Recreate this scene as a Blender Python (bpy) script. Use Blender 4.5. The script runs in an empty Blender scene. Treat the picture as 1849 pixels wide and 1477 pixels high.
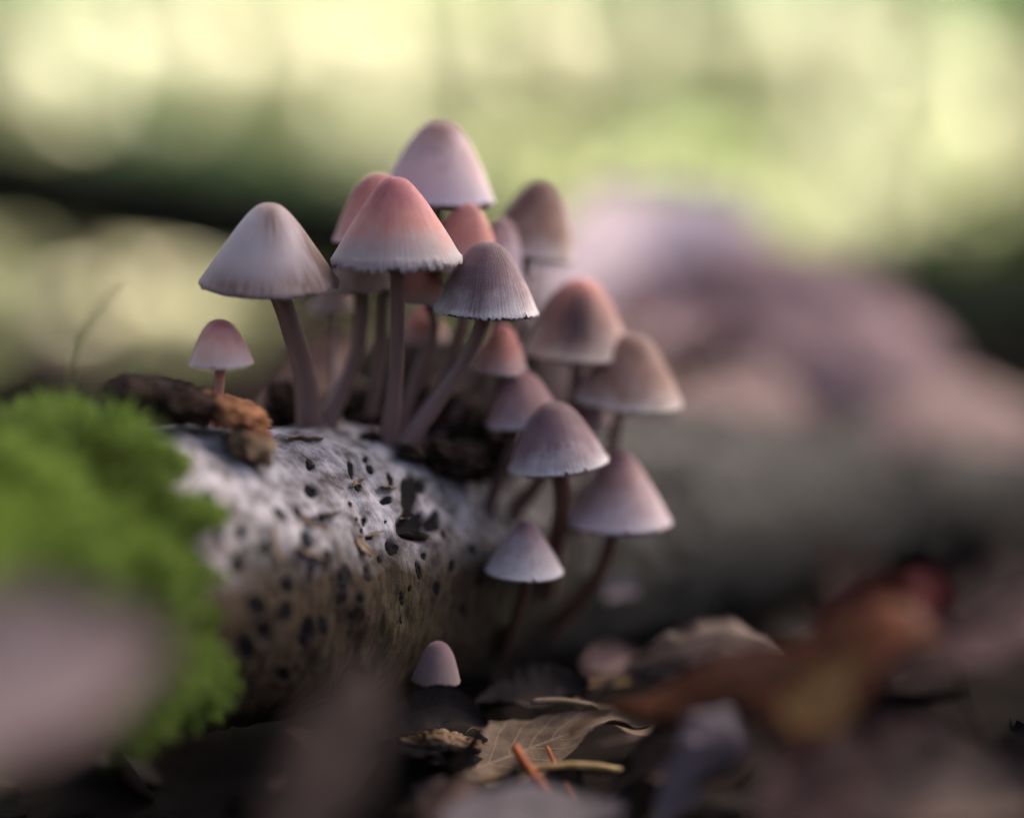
import bpy, math, random
import numpy as np
from mathutils import Vector, Matrix

random.seed(7)
rng = np.random.default_rng(11)
R = math.radians
scene = bpy.context.scene
COL = scene.collection

# ------------------------------------------------------------------ camera
CAM_Z = 0.105
K = 3698.0                      # focal length in photograph pixels
PITCH = math.atan((738.5 - 300) / K)
FOCUS = 0.350
cam_d = bpy.data.cameras.new('camera')
cam = bpy.data.objects.new('camera', cam_d)
COL.objects.link(cam)
cam.location = (0, 0, CAM_Z)
cam.rotation_euler = (math.pi / 2 - PITCH, 0, 0)
cam_d.sensor_width = 36
cam_d.lens = 36 * K / 1849
cam_d.clip_start = 0.01
cam_d.clip_end = 500
cam_d.dof.use_dof = True
cam_d.dof.focus_distance = FOCUS
cam_d.dof.aperture_fstop = 2.55
scene.camera = cam

# ------------------------------------------------------------------ sky, sun, exposure
SUN_EL, SUN_AZ = 46.0, 50.0    # azimuth measured from +Y towards +X
to_sun = Vector((math.cos(R(SUN_EL)) * math.sin(R(SUN_AZ)), math.cos(R(SUN_EL)) * math.cos(R(SUN_AZ)), math.sin(R(SUN_EL))))
world = bpy.data.worlds.new('World')
scene.world = world
world.use_nodes = True
wn = world.node_tree
sky = wn.nodes.new('ShaderNodeTexSky')
sky.sky_type = 'NISHITA'
sky.sun_disc = False
sky.sun_elevation = R(SUN_EL)
sky.sun_rotation = R(SUN_AZ)
sky.air_density = 0.65
sky.dust_density = 8.0
sky.ozone_density = 0.0
bg = wn.nodes['Background']
bg.inputs['Strength'].default_value = 0.05
wn.links.new(sky.outputs[0], bg.inputs[0])
sun_d = bpy.data.lights.new('sun', 'SUN')
sun_d.energy = 5.0
sun_d.angle = R(0.53)
sun_d.color = (1.0, 0.95, 0.86)
sun = bpy.data.objects.new('sun', sun_d)
COL.objects.link(sun)
sun.rotation_euler = to_sun.to_track_quat('Z', 'Y').to_euler()
sun.location = (-3, 3, 6)
vs = scene.view_settings
vs.view_transform = 'Standard'
vs.look = 'None'
vs.gamma = 1
vs.use_curve_mapping = False
vs.exposure = 3.0
scene.render.engine = 'CYCLES'
scene.cycles.use_denoising = True
scene.cycles.max_bounces = 8
scene.cycles.transparent_max_bounces = 8
scene.cycles.sample_clamp_indirect = 6

# ------------------------------------------------------------------ helpers
RIGHT = Vector((1, 0, 0))
FWD = Vector((0, math.cos(PITCH), -math.sin(PITCH)))
UP = Vector((0, math.sin(PITCH), math.cos(PITCH)))
CAMP = Vector((0, 0, CAM_Z))


def at(px, py, d):
    """a photograph pixel and a distance along the view axis -> a point"""
    px, py, d = float(px), float(py), float(d)
    return CAMP + d * (FWD + RIGHT * ((px - 924.5) / K) - UP * ((py - 738.5) / K))


def pix(P):
    v = Vector(P) - CAMP
    d = v.dot(FWD)
    return 924.5 + K * v.dot(RIGHT) / d, 738.5 - K * v.dot(UP) / d, d


def on_plane(px, py, z=0.0):
    v = at(px, py, 1) - CAMP
    t = (z - CAM_Z) / v.z
    return CAMP + v * t


def _hash(ix, iy, iz, seed):
    h = (ix.astype(np.int64) * 374761393 + iy.astype(np.int64) * 668265263 + iz.astype(np.int64) * 2147483647 + seed * 144665) & 0xffffffff
    h = ((h ^ (h >> 13)) * 1274126177) & 0xffffffff
    h = h ^ (h >> 16)
    return (h & 0xffff) / 65535.0


def vnoise(p, seed=0):
    p = np.asarray(p, float)
    i = np.floor(p).astype(np.int64)
    f = p - i
    f = f * f * (3 - 2 * f)
    out = 0
    for dx in (0, 1):
        for dy in (0, 1):
            for dz in (0, 1):
                w = (f[..., 0] if dx else 1 - f[..., 0]) * (f[..., 1] if dy else 1 - f[..., 1]) * (f[..., 2] if dz else 1 - f[..., 2])
                out = out + w * _hash(i[..., 0] + dx, i[..., 1] + dy, i[..., 2] + dz, seed)
    return out * 2 - 1


def fbm(p, seed=0, octv=4, gain=0.5):
    p = np.asarray(p, float)
    a, s, out = 1.0, 1.0, 0
    for k in range(octv):
        out = out + a * vnoise(p * s + 17.3 * k, seed + k)
        a *= gain
        s *= 2.03
    return out


def mesh(name, V, F, mat=None, smooth=True, attrs=None):
    me = bpy.data.meshes.new(name)
    V = np.asarray(V, float)
    me.from_pydata(V.tolist(), [], F if isinstance(F, list) else np.asarray(F).tolist())
    if smooth:
        me.polygons.foreach_set('use_smooth', [True] * len(me.polygons))
    if attrs:
        for k, a in attrs.items():
            a = np.asarray(a, float)
            if a.ndim == 1:
                at_ = me.attributes.new(k, 'FLOAT', 'POINT')
                at_.data.foreach_set('value', a)
            else:
                at_ = me.attributes.new(k, 'FLOAT_VECTOR', 'POINT')
                at_.data.foreach_set('vector', a.ravel())
    if mat:
        me.materials.append(mat)
    me.update()
    return me


def link(name, data, loc=(0, 0, 0), parent=None):
    o = bpy.data.objects.new(name, data)
    COL.objects.link(o)
    o.location = loc
    if parent is not None:
        o.parent = parent
    return o


def tag(o, label=None, cat=None, group=None, kind=None):
    if label:
        o['label'] = label
    if cat:
        o['category'] = cat
    if group:
        o['group'] = group
    if kind:
        o['kind'] = kind
    return o


def gridfaces(nu, nv, wrap=False, off=0):
    F = []
    for i in range(nu - 1):
        for j in range(nv if wrap else nv - 1):
            j2 = (j + 1) % nv
            F.append((off + i * nv + j, off + i * nv + j2, off + (i + 1) * nv + j2, off + (i + 1) * nv + j))
    return F


def spline(pts, n):
    """Catmull-Rom through points (any dimension) sampled n times"""
    P = np.asarray(pts, float)
    P = np.vstack([2 * P[0] - P[1], P, 2 * P[-1] - P[-2]])
    m = len(P) - 3
    t = np.linspace(0, m - 1e-9, n)
    i = t.astype(int)
    f = (t - i)[:, None]
    a, b, c, d = P[i], P[i + 1], P[i + 2], P[i + 3]
    return 0.5 * (2 * b + (c - a) * f + (2 * a - 5 * b + 4 * c - d) * f ** 2 + (3 * b - a - 3 * c + d) * f ** 3)


def tube(path, rad, nv=16, cap=True, rough=0.0, seed=0):
    path = np.asarray(path, float)
    n = len(path)
    T = np.gradient(path, axis=0)
    T /= np.linalg.norm(T, axis=1)[:, None] + 1e-12
    ref = np.array([0, 1.0, 0]) if abs(T[0][1]) < 0.9 else np.array([1.0, 0, 0])
    V = []
    A = np.linspace(0, 2 * np.pi, nv, endpoint=False)
    rad = np.broadcast_to(np.asarray(rad, float), (n,))
    for k in range(n):
        b = np.cross(T[k], ref)
        b /= np.linalg.norm(b) + 1e-12
        c = np.cross(b, T[k])
        ring = path[k] + (np.outer(np.cos(A), b) + np.outer(np.sin(A), c)) * rad[k]
        V.append(ring)
    V = np.vstack(V)
    if rough:
        cen = np.repeat(path, nv, axis=0)
        s = 1.0 / (rad.mean() * 1.2)
        V = cen + (V - cen) * (1 + rough * fbm(V * s, seed, 3))[:, None]
    F = gridfaces(n, nv, True)
    if cap:
        F.append(tuple(range(nv))[::-1])
        F.append(tuple(range((n - 1) * nv, n * nv)))
    return V, F


# ------------------------------------------------------------------ materials
def srgb(r, g, b):
    f = lambda c: (c / 255 / 12.92) if c <= 10 else ((c / 255 + 0.055) / 1.055) ** 2.4
    return (f(r), f(g), f(b), 1)


class NT:
    def __init__(s, name):
        s.m = bpy.data.materials.new(name)
        s.m.use_nodes = True
        s.t = s.m.node_tree
        s.p = s.t.nodes['Principled BSDF']
        s.out = s.t.nodes['Material Output']

    def n(s, typ, **kw):
        o = s.t.nodes.new(typ)
        for k, v in kw.items():
            setattr(o, k, v)
        return o

    def l(s, a, b):
        s.t.links.new(a, b)

    def attr(s, name):
        return s.n('ShaderNodeAttribute', attribute_name=name)

    def noise(s, vec, scale, detail=4, rough=0.55):
        o = s.n('ShaderNodeTexNoise')
        o.inputs['Scale'].default_value = scale
        o.inputs['Detail'].default_value = detail
        o.inputs['Roughness'].default_value = rough
        if vec is not None:
            s.l(vec, o.inputs['Vector'])
        return o.outputs['Fac']

    def ramp(s, fac, stops):
        o = s.n('ShaderNodeValToRGB')
        e = o.color_ramp.elements
        while len(e) < len(stops):
            e.new(0.5)
        for k, (p, c) in enumerate(stops):
            e[k].position = p
            e[k].color = c if len(c) == 4 else (*c, 1)
        s.l(fac, o.inputs[0])
        return o.outputs[0]

    def mix(s, fac, a, b, mode='MIX'):
        o = s.n('ShaderNodeMix', data_type='RGBA', blend_type=mode)
        for sock, v in ((o.inputs[0], fac), (o.inputs[6], a), (o.inputs[7], b)):
            if hasattr(v, 'is_linked'):
                s.l(v, sock)
            elif isinstance(v, (int, float)):
                sock.default_value = v
            else:
                sock.default_value = v
        return o.outputs[2]

    def math(s, op, a, b=0.0, clamp=False):
        o = s.n('ShaderNodeMath', operation=op, use_clamp=clamp)
        for sock, v in ((o.inputs[0], a), (o.inputs[1], b)):
            if hasattr(v, 'is_linked'):
                s.l(v, sock)
            else:
                sock.default_value = v
        return o.outputs[0]

    def bump(s, h, strength, dist):
        o = s.n('ShaderNodeBump')
        o.inputs['Strength'].default_value = strength
        o.inputs['Distance'].default_value = dist
        s.l(h, o.inputs['Height'])
        s.l(o.outputs[0], s.p.inputs['Normal'])

    def coord(s, which='Object'):
        return s.n('ShaderNodeTexCoord').outputs[which]


BW = lambda v: (v, v, v, 1)


def mat_leafcloud(name, a, b, trans=0.45, spec=0.25, mid=None):
    """foliage: colour differs from leaf to leaf (attribute 'rnd')"""
    t = NT(name)
    r = t.attr('rnd').outputs['Fac']
    c = t.ramp(r, [(0, a), mid, (1, b)] if mid else [(0, a), (1, b)])
    t.l(c, t.p.inputs['Base Color'])
    t.p.inputs['Roughness'].default_value = 0.75
    t.p.inputs['Specular IOR Level'].default_value = spec
    tr = t.n('ShaderNodeBsdfTranslucent')
    c2 = t.mix(1.0, c, (1.0, 1.0, 0.9, 1), 'MULTIPLY')
    t.l(c2, tr.inputs['Color'])
    ms = t.n('ShaderNodeMixShader')
    ms.inputs[0].default_value = trans
    t.l(t.p.outputs[0], ms.inputs[1])
    t.l(tr.outputs[0], ms.inputs[2])
    t.l(ms.outputs[0], t.out.inputs[0])
    return t.m


def mat_litter(name, a, b, trans, spec):
    t = NT(name)
    r = t.attr('rnd').outputs['Fac']
    c = t.ramp(r, [(0, a), (.72, b), (.86, srgb(78, 60, 56)), (1, srgb(120, 98, 92))])
    n = t.noise(t.coord(), 240, 5)
    c = t.mix(t.ramp(n, [(.4, BW(0)), (.65, BW(.7))]), c, a)
    t.l(c, t.p.inputs['Base Color'])
    t.p.inputs['Roughness'].default_value = 0.8
    t.p.inputs['Specular IOR Level'].default_value = spec
    t.bump(n, .6, .0006)
    return t.m


def mat_dryleaf(name, base, dark, vein, trans=0.15):
    """dry leaf: attributes uv2 = (along, across, 0)"""
    t = NT(name)
    uv = t.attr('leafuv').outputs['Vector']
    co = t.coord()
    n1 = t.noise(co, 160, 5)
    n2 = t.noise(co, 900, 4)
    c = t.ramp(n1, [(0.3, dark), (0.62, base)])
    sp = t.n('ShaderNodeSeparateXYZ')
    t.l(uv, sp.inputs[0])
    ax = t.math('ABSOLUTE', sp.outputs[1])
    mid = t.math('LESS_THAN', ax, 0.035)
    # side veins: stripes in (along - 0.5*|across|)
    q = t.math('SUBTRACT', sp.outputs[0], t.math('MULTIPLY', ax, 0.16))
    st = t.math('ABSOLUTE', t.math('SUBTRACT', t.math('FRACT', t.math('MULTIPLY', q, 13.0)), 0.5))
    sv = t.math('LESS_THAN', st, 0.045)
    v = t.math('MAXIMUM', mid, sv)
    c = t.mix(t.math('MULTIPLY', v, 0.55), c, vein)
    sp_ = t.math('GREATER_THAN', n2, 0.66)
    c = t.mix(t.math('MULTIPLY', sp_, 0.5), c, dark)
    t.l(c, t.p.inputs['Base Color'])
    t.p.inputs['Roughness'].default_value = 0.7
    t.p.inputs['Specular IOR Level'].default_value = 0.2
    h = t.math('ADD', t.math('MULTIPLY', v, 0.6), n2)
    t.bump(h, 0.5, 0.0003)
    tr = t.n('ShaderNodeBsdfTranslucent')
    t.l(c, tr.inputs['Color'])
    ms = t.n('ShaderNodeMixShader')
    ms.inputs[0].default_value = trans
    t.l(t.p.outputs[0], ms.inputs[1])
    t.l(tr.outputs[0], ms.inputs[2])
    t.l(ms.outputs[0], t.out.inputs[0])
    return t.m


def mat_bark():
    t = NT('birch_bark')
    uv = t.attr('barkuv').outputs['Vector']       # metres: (around, along, radial)
    mp = t.n('ShaderNodeMapping')
    mp.inputs['Scale'].default_value = (1, 4.0, 1)
    t.l(uv, mp.inputs['Vector'])
    n_str = t.noise(mp.outputs[0], 420, 6, 0.65)          # fine fibres round the stem
    n_big = t.noise(uv, 70, 5, 0.6)
    n_mid = t.noise(uv, 260, 5, 0.6)
    n_fine = t.noise(uv, 2600, 3, 0.6)
    c = t.ramp(n_mid, [(0.28, srgb(54, 46, 45)), (0.42, srgb(132, 125, 128)), (0.62, srgb(196, 190, 197))])
    brown = t.ramp(n_str, [(0.3, srgb(38, 31, 25)), (0.7, srgb(84, 70, 56))])
    # brown tint plus painted shade low on the log, patches where white skin is gone
    side = t.attr('underside_tone').outputs['Fac']
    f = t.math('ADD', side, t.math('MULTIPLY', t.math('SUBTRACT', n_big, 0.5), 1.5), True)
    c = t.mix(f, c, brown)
    alg = t.ramp(t.noise(uv, 45, 5), [(0.55, BW(0)), (0.72, BW(1))])
    c = t.mix(t.math('MULTIPLY', alg, 0.35), c, srgb(84, 92, 52))
    fl = t.ramp(n_fine, [(0.6, BW(0)), (0.72, BW(1))])
    c = t.mix(t.math('MULTIPLY', fl, 0.45), c, srgb(52, 44, 42))
    st = t.ramp(n_str, [(0.26, BW(1)), (0.4, BW(0))])
    c = t.mix(t.math('MULTIPLY', st, 0.55), c, srgb(60, 50, 46))
    dimmed = t.math('MULTIPLY', t.attr('dimmed').outputs['Fac'], t.math('ADD', .7, t.math('MULTIPLY', n_big, .7)), True)  # far stretch darkened in the colour, in place of shade
    c = t.mix(dimmed, c, t.ramp(n_mid, [(.35, srgb(24, 24, 23)), (.65, srgb(68, 67, 66))]))
    pit = t.attr('pit').outputs['Fac']
    c = t.mix(pit, c, srgb(36, 32, 34))
    t.l(c, t.p.inputs['Base Color'])
    t.p.inputs['Roughness'].default_value = 0.75
    t.p.inputs['Specular IOR Level'].default_value = 0.12
    h = t.math('ADD', t.math('MULTIPLY', n_str, 0.8), t.math('MULTIPLY', n_fine, 0.5))
    h = t.math('ADD', h, n_mid)
    t.bump(h, 0.8, 0.0006)
    return t.m


def mat_simple(name, a, b, scale, rough=0.8, bump=0.6, dist=0.001, det=6, spec=0.15):
    t = NT(name)
    co = t.coord()
    n = t.noise(co, scale, det, 0.62)
    c = t.ramp(n, [(0.3, a), (0.7, b)])
    t.l(c, t.p.inputs['Base Color'])
    t.p.inputs['Roughness'].default_value = rough
    t.p.inputs['Specular IOR Level'].default_value = spec
    t.bump(n, bump, dist)
    return t.m


def mat_cap(name, apex, mid, rim, streak=0.3, stain=None, stain_shade_c=(0.05, 0.03, 0.035, 1), stain_shade_f=0.0, p0=0.18, p1=0.55, p2=0.95, sss=0.26):
    """mushroom cap: pigment from apex to rim along 'prof', radial streaks from 'stri'"""
    t = NT(name)
    pr = t.attr('prof').outputs['Fac']
    sv = t.attr('stri').outputs['Vector']
    n_r = t.noise(sv, 6.5, 4, 0.6)            # radial streaks
    n_b = t.noise(t.attr('blot').outputs['Vector'], 2.2, 4, 0.6)
    j = t.math('ADD', pr, t.math('MULTIPLY', t.math('SUBTRACT', n_b, 0.5), 0.55))
    j = t.math('ADD', j, t.math('MULTIPLY', t.math('SUBTRACT', n_r, 0.5), 0.3))
    c = t.ramp(j, [(p0, apex), (p1, mid), (p2, rim)])
    # darker furrows between the gills near the rim
    rib = t.attr('rib').outputs['Fac']
    c = t.mix(t.math('MULTIPLY', rib, streak), c, srgb(110, 88, 80), 'MULTIPLY')
    if stain_shade_f:
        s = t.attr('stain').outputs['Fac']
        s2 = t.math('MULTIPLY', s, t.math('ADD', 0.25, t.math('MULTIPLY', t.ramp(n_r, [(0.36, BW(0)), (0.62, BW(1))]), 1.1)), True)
        c = t.mix(t.math('MULTIPLY', s2, stain_shade_f), c, stain_shade_c)  # brown streaks, and on some caps shade painted into the colour
    n_f = t.noise(t.attr('blot').outputs['Vector'], 60, 3, 0.7)
    c = t.mix(t.math('MULTIPLY', t.ramp(n_f, [(0.5, BW(0)), (0.7, BW(1))]), 0.12), c, srgb(90, 70, 70))
    t.l(c, t.p.inputs['Base Color'])
    t.p.inputs['Roughness'].default_value = 0.62
    t.p.inputs['Specular IOR Level'].default_value = 0.3
    t.p.inputs['Subsurface Weight'].default_value = sss
    t.p.inputs['Subsurface Radius'].default_value = (1.0, 0.65, 0.55)
    t.p.inputs['Subsurface Scale'].default_value = 0.003
    t.p.inputs['Sheen Weight'].default_value = 0.12
    t.p.inputs['Sheen Roughness'].default_value = 0.4
    t.bump(t.math('ADD', n_r, t.math('MULTIPLY', n_f, 0.8)), 0.5, 0.0004)
    return t.m


def mat_stem(name, top, bot):
    t = NT(name)
    pr = t.attr('prof').outputs['Fac']
    n = t.noise(t.attr('stri').outputs['Vector'], 5, 4)
    j = t.math('ADD', pr, t.math('MULTIPLY', t.math('SUBTRACT', n, 0.5), 0.4))
    c = t.ramp(j, [(0.1, top), (0.9, bot)])
    t.l(c, t.p.inputs['Base Color'])
    t.p.inputs['Roughness'].default_value = 0.45
    t.p.inputs['Subsurface Weight'].default_value = 0.15
    t.p.inputs['Subsurface Radius'].default_value = (1.0, 0.5, 0.4)
    t.p.inputs['Subsurface Scale'].default_value = 0.002
    t.bump(n, 0.3, 0.0003)
    return t.m


# ------------------------------------------------------------------ ground
def ground_h(x, y):
    p = np.stack([x * 28, y * 28, 0 * x], -1)
    near = np.clip(1.6 - np.hypot(x, y - 0.4) / 1.2, 0, 1)
    h = 0.004 * fbm(p, 3, 3) * near
    h = h + 0.03 * fbm(np.stack([x * 1.1, y * 1.1, 0 * x + 5], -1), 9, 3) * np.clip((np.hypot(x, y) - 1.0) / 2, 0, 1)
    return h - 0.004 * near


def geo_axis(lo, hi, dense_lo, dense_hi, step, grow=1.22):
    a = list(np.arange(dense_lo, dense_hi + step, step))
    s = step
    x = a[-1]
    while x < hi:
        s *= grow
        x += s
        a.append(x)
    s = step
    x = a[0]
    left = []
    while x > lo:
        s *= grow
        x -= s
        left.append(x)
    return np.array(left[::-1] + a)


gx = geo_axis(-220, 220, -0.45, 0.55, 0.006)
gy = geo_axis(-60, 260, 0.12, 1.2, 0.006)
GX, GY = np.meshgrid(gx, gy, indexing='ij')
GZ = ground_h(GX, GY)
t = NT('forest_soil')
co = t.coord()
n1 = t.noise(co, 60, 6, 0.65)
n2 = t.noise(co, 2.2, 5, 0.6)
n3 = t.noise(co, 14, 4, 0.6)
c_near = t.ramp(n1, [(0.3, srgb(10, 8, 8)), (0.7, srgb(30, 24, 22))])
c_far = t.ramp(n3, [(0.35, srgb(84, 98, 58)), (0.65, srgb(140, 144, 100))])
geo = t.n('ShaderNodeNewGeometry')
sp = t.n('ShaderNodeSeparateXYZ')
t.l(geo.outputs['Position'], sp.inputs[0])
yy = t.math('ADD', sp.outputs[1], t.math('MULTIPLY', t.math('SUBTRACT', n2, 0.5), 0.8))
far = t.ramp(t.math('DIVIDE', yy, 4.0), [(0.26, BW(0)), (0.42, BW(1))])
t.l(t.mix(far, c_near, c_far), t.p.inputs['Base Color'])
t.p.inputs['Roughness'].default_value = 1.0
t.p.inputs['Specular IOR Level'].default_value = 0.03
t.bump(n1, 0.7, 0.004)
M_soil = t.m
o = link('ground', mesh('ground', np.stack([GX, GY, GZ], -1).reshape(-1, 3), gridfaces(len(gx), len(gy))[::-1], M_soil))
# faces up
o.data.flip_normals()
tag(o, 'dark forest floor of moist soil under the leaf litter', 'ground', kind='structure')

# ------------------------------------------------------------------ the birch log
LOG_R = 0.0252
AX0 = np.array([-0.042, 0.3586])
SL = 0.65


def axis_pt(d):
    x = AX0[0] + SL * (d - AX0[1])
    z = 0.0338 - 0.108 * (d - 0.3586)
    x = x + 0.004 * np.sin((d - 0.3) * 13)
    return np.stack([x, d, z], -1)


dd = np.concatenate([np.linspace(0.20, 0.315, 70, endpoint=False), np.linspace(0.315, 0.415, 330, endpoint=False), np.linspace(0.415, 0.60, 110, endpoint=False), np.linspace(0.60, 0.95, 60)])
AXP = axis_pt(dd)
SEG = np.linalg.norm(np.diff(AXP, axis=0), axis=1)
SARC = np.concatenate([[0], np.cumsum(SEG)])
U = np.array([SL, 1.0, -0.108])
U /= np.linalg.norm(U)
NSIDE = np.cross(U, [0, 0, 1])
NSIDE /= np.linalg.norm(NSIDE)          # points right / towards the camera
NUP = np.cross(NSIDE, U)

SPOTS = [(567, 828, 22, 30, -.5), (571, 876, 26, 34, -.4), (639, 840, 12, 34, -.6), (653, 872, 26, 30, 0), (666, 937, 13, 25, 0), (650, 934, 6, 7, 0),
         (703, 900, 18, 12, .3), (706, 863, 14, 28, -.5), (671, 842, 12, 22, -.5), (662, 826, 14, 14, -.6), (744, 893, 36, 84, -.2),
         (750, 950, 66, 50, 0), (787, 940, 32, 56, 0), (762, 875, 16, 28, -.4), (706, 990, 18, 30, 0), (748, 1029, 14, 32, 0), (759, 1004, 12, 14, 0),
         (715, 1078, 11, 32, 0), (662, 1036, 14, 30, .1), (641, 1078, 13, 24, 0), (622, 1044, 20, 40, .1), (617, 1076, 19, 36, .1),
         (595, 1011, 26, 44, 0), (565, 1032, 20, 50, .1), (560, 972, 24, 40, 0), (527, 1057, 24, 32, 0), (474, 1099, 30, 40, 0), (519, 1110, 28, 40, .2),
         (483, 1145, 26, 36, .2), (454, 1177, 26, 38, .2), (558, 1145, 26, 52, .15), (585, 1132, 15, 30, .1), (514, 1222, 34, 32, .3), (442, 1018, 34, 34, 0),
         (450, 990, 20, 26, 0), (486, 988, 22, 36, 0), (414, 920, 26, 30, -.4), (446, 955, 18, 26, -.3), (380, 890, 24, 26, -.5), (407, 962, 18, 40, -.4),
         (546, 920, 12, 24, -.2), (512, 923, 12, 34, -.3), (588, 930, 20, 16, 0), (431, 1219, 22, 26, 0), (872, 909, 12, 22, 0), (808, 1022, 14, 22, 0),
         (843, 993, 14, 24, 0), (829, 1096, 14, 22, 0), (713, 1112, 9, 16, 0), (632, 1110, 10, 14, 0), (674, 968, 12, 10, .4), (690, 1010, 8, 16, 0),
         (640, 905, 8, 12, 0), (660, 955, 7, 12, 0), (730, 1060, 8, 14, 0), (780, 1060, 10, 20, 0), (800, 965, 10, 20, 0), (700, 940, 5, 7, 0), (860, 1050, 12, 22, 0)]


def log_hit(px, py, extra=0.0, force=False):
    """first point of the view ray on the log (None if it misses); returns d, arc s, angle"""
    v0 = np.array(at(px, py, 1.0)) - np.array(CAMP)

    def dist(ds):
        P = np.array(CAMP) + np.asarray(ds)[:, None] * v0
        k = np.argmin(((P[:, None, :] - AXP[None, ::4, :]) ** 2).sum(2), 1) * 4
        v = P - AXP[k]
        return np.hypot(v @ NSIDE, v @ NUP), v, k
    ds = np.arange(0.24, 0.80, 0.002)
    r, v, k = dist(ds)
    i = np.nonzero(r < LOG_R + extra)[0]
    if not len(i):
        if not force:
            return None
        j = int(np.argmin(r))
        return float(ds[j]), float(SARC[k[j]] + v[j] @ U), math.atan2(v[j] @ NUP, v[j] @ NSIDE)
    j = i[0]
    fine = np.linspace(ds[max(j - 1, 0)], ds[j], 24)
    r, v, k = dist(fine)
    j = int(np.nonzero(r < LOG_R + extra)[0][0])
    return float(fine[j]), float(SARC[k[j]] + v[j] @ U), math.atan2(v[j] @ NUP, v[j] @ NSIDE)


rs = random.Random(3)
SP = []         # arc, angle, inverse Jacobian (bark metres -> photograph pixels), half sizes in pixels, turn
for (px, py, w, h, a) in SPOTS:
    q = [log_hit(px, py), log_hit(px + 5, py), log_hit(px, py + 5)]
    if all(q):
        J = np.array([[q[1][1] - q[0][1], q[2][1] - q[0][1]], [(q[1][2] - q[0][2]) * LOG_R, (q[2][2] - q[0][2]) * LOG_R]]) / 5
        if abs(np.linalg.det(J)) > 1e-12:
            SP.append((q[0][1], q[0][2], J, np.linalg.inv(J), w * .42 * (f_ := rs.uniform(.62, 1.18)), h * .50 * f_, -a + rs.uniform(-.25, .25)))
for k in range(40):      # more of them on the part of the log that runs on
    J = np.diag([1.6e-4, 1e-4])
    SP.append((rs.uniform(0.27, 0.55), rs.uniform(-1.2, 2.2), J, np.linalg.inv(J), rs.uniform(5, 10), rs.uniform(10, 22), 0))


def log_disp(s, th):
    q = np.stack([np.cos(th) * LOG_R, np.sin(th) * LOG_R, s], -1)
    h = 0.0011 * fbm(q * 45, 21, 4) + 0.0005 * fbm(q * np.array([160, 160, 420]), 5, 3) + 0.00016 * fbm(q * np.array([500, 500, 1600]), 8, 3)
    # a shallow step where a sheet of bark ends
    h = h + 0.0006 * np.tanh(12 * fbm(q * np.array([70, 70, 24]), 61, 3))
    pit = np.zeros_like(s)
    for (s0, t0, J, Ji, a, b, rot) in SP:
        dx = s - s0
        dy = (th - t0) * LOG_R
        sel = (np.abs(dx) < 0.012) & (np.abs(dy) < 0.012)
        if not sel.any():
            continue
        X, Y = dx[sel], dy[sel]
        ux, uy = Ji[0, 0] * X + Ji[0, 1] * Y, Ji[1, 0] * X + Ji[1, 1] * Y
        cr, sr = math.cos(rot), math.sin(rot)
        u = (ux * cr - uy * sr) / a
        v = (ux * sr + uy * cr) / b
        rr = np.sqrt(u * u + v * v)
        dep = min(a, b) * 9.4e-5
        h[sel] += -np.exp(-rr ** 4) * dep * 0.6 + np.exp(-((rr - 1.3) / 0.3) ** 2) * dep * 0.18
        pit[sel] = np.maximum(pit[sel], np.exp(-(rr * 0.92) ** 6))
    return h, pit


def log_point(s, th, off=0.0):
    s = np.asarray(s, float)
    th = np.asarray(th, float)
    cx = np.stack([np.interp(s, SARC, AXP[:, i]) for i in range(3)], -1)
    h, pit = log_disp(s, th)
    r = LOG_R + h + off
    P = cx + (np.cos(th) * r)[..., None] * NSIDE + (np.sin(th) * r)[..., None] * NUP
    return P, pit


NT_ = 380
TH = np.linspace(-np.pi, np.pi, NT_, endpoint=False) - 0.6
S2, T2 = np.meshgrid(SARC, TH, indexing='ij')
LP, PIT = log_point(S2, T2)
underside_tone = np.clip((0.50 - np.sin(T2)) * 2.6 - .1, 0, 1.25)  # brown tint and painted shade grow towards the underside
dimmed = np.clip((S2 - .20) / .06, 0, 1)  # painted dimming grows along the log towards its far end
buv = np.stack([np.cos(T2) * LOG_R, S2 * 1.0, np.sin(T2) * LOG_R], -1)
M_bark = mat_bark()
log_root = link('birch_log', None, tuple(LP.reshape(-1, 3).mean(0) * np.array([1, 1, 0])))
LO = np.array(log_root.location)
tag(log_root, 'fallen grey birch log with black pits in its bark, carrying the mushrooms', 'log')
F = gridfaces(len(SARC), NT_, True)
F.append(tuple(range(NT_))[::-1])
F.append(tuple(range((len(SARC) - 1) * NT_, len(SARC) * NT_)))
bark = link('bark', mesh('bark', LP.reshape(-1, 3) - LO, F, M_bark, attrs={'pit': PIT.ravel(), 'underside_tone': underside_tone.ravel(), 'dimmed': dimmed.ravel(), 'barkuv': buv.reshape(-1, 3)}), parent=log_root)

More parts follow.
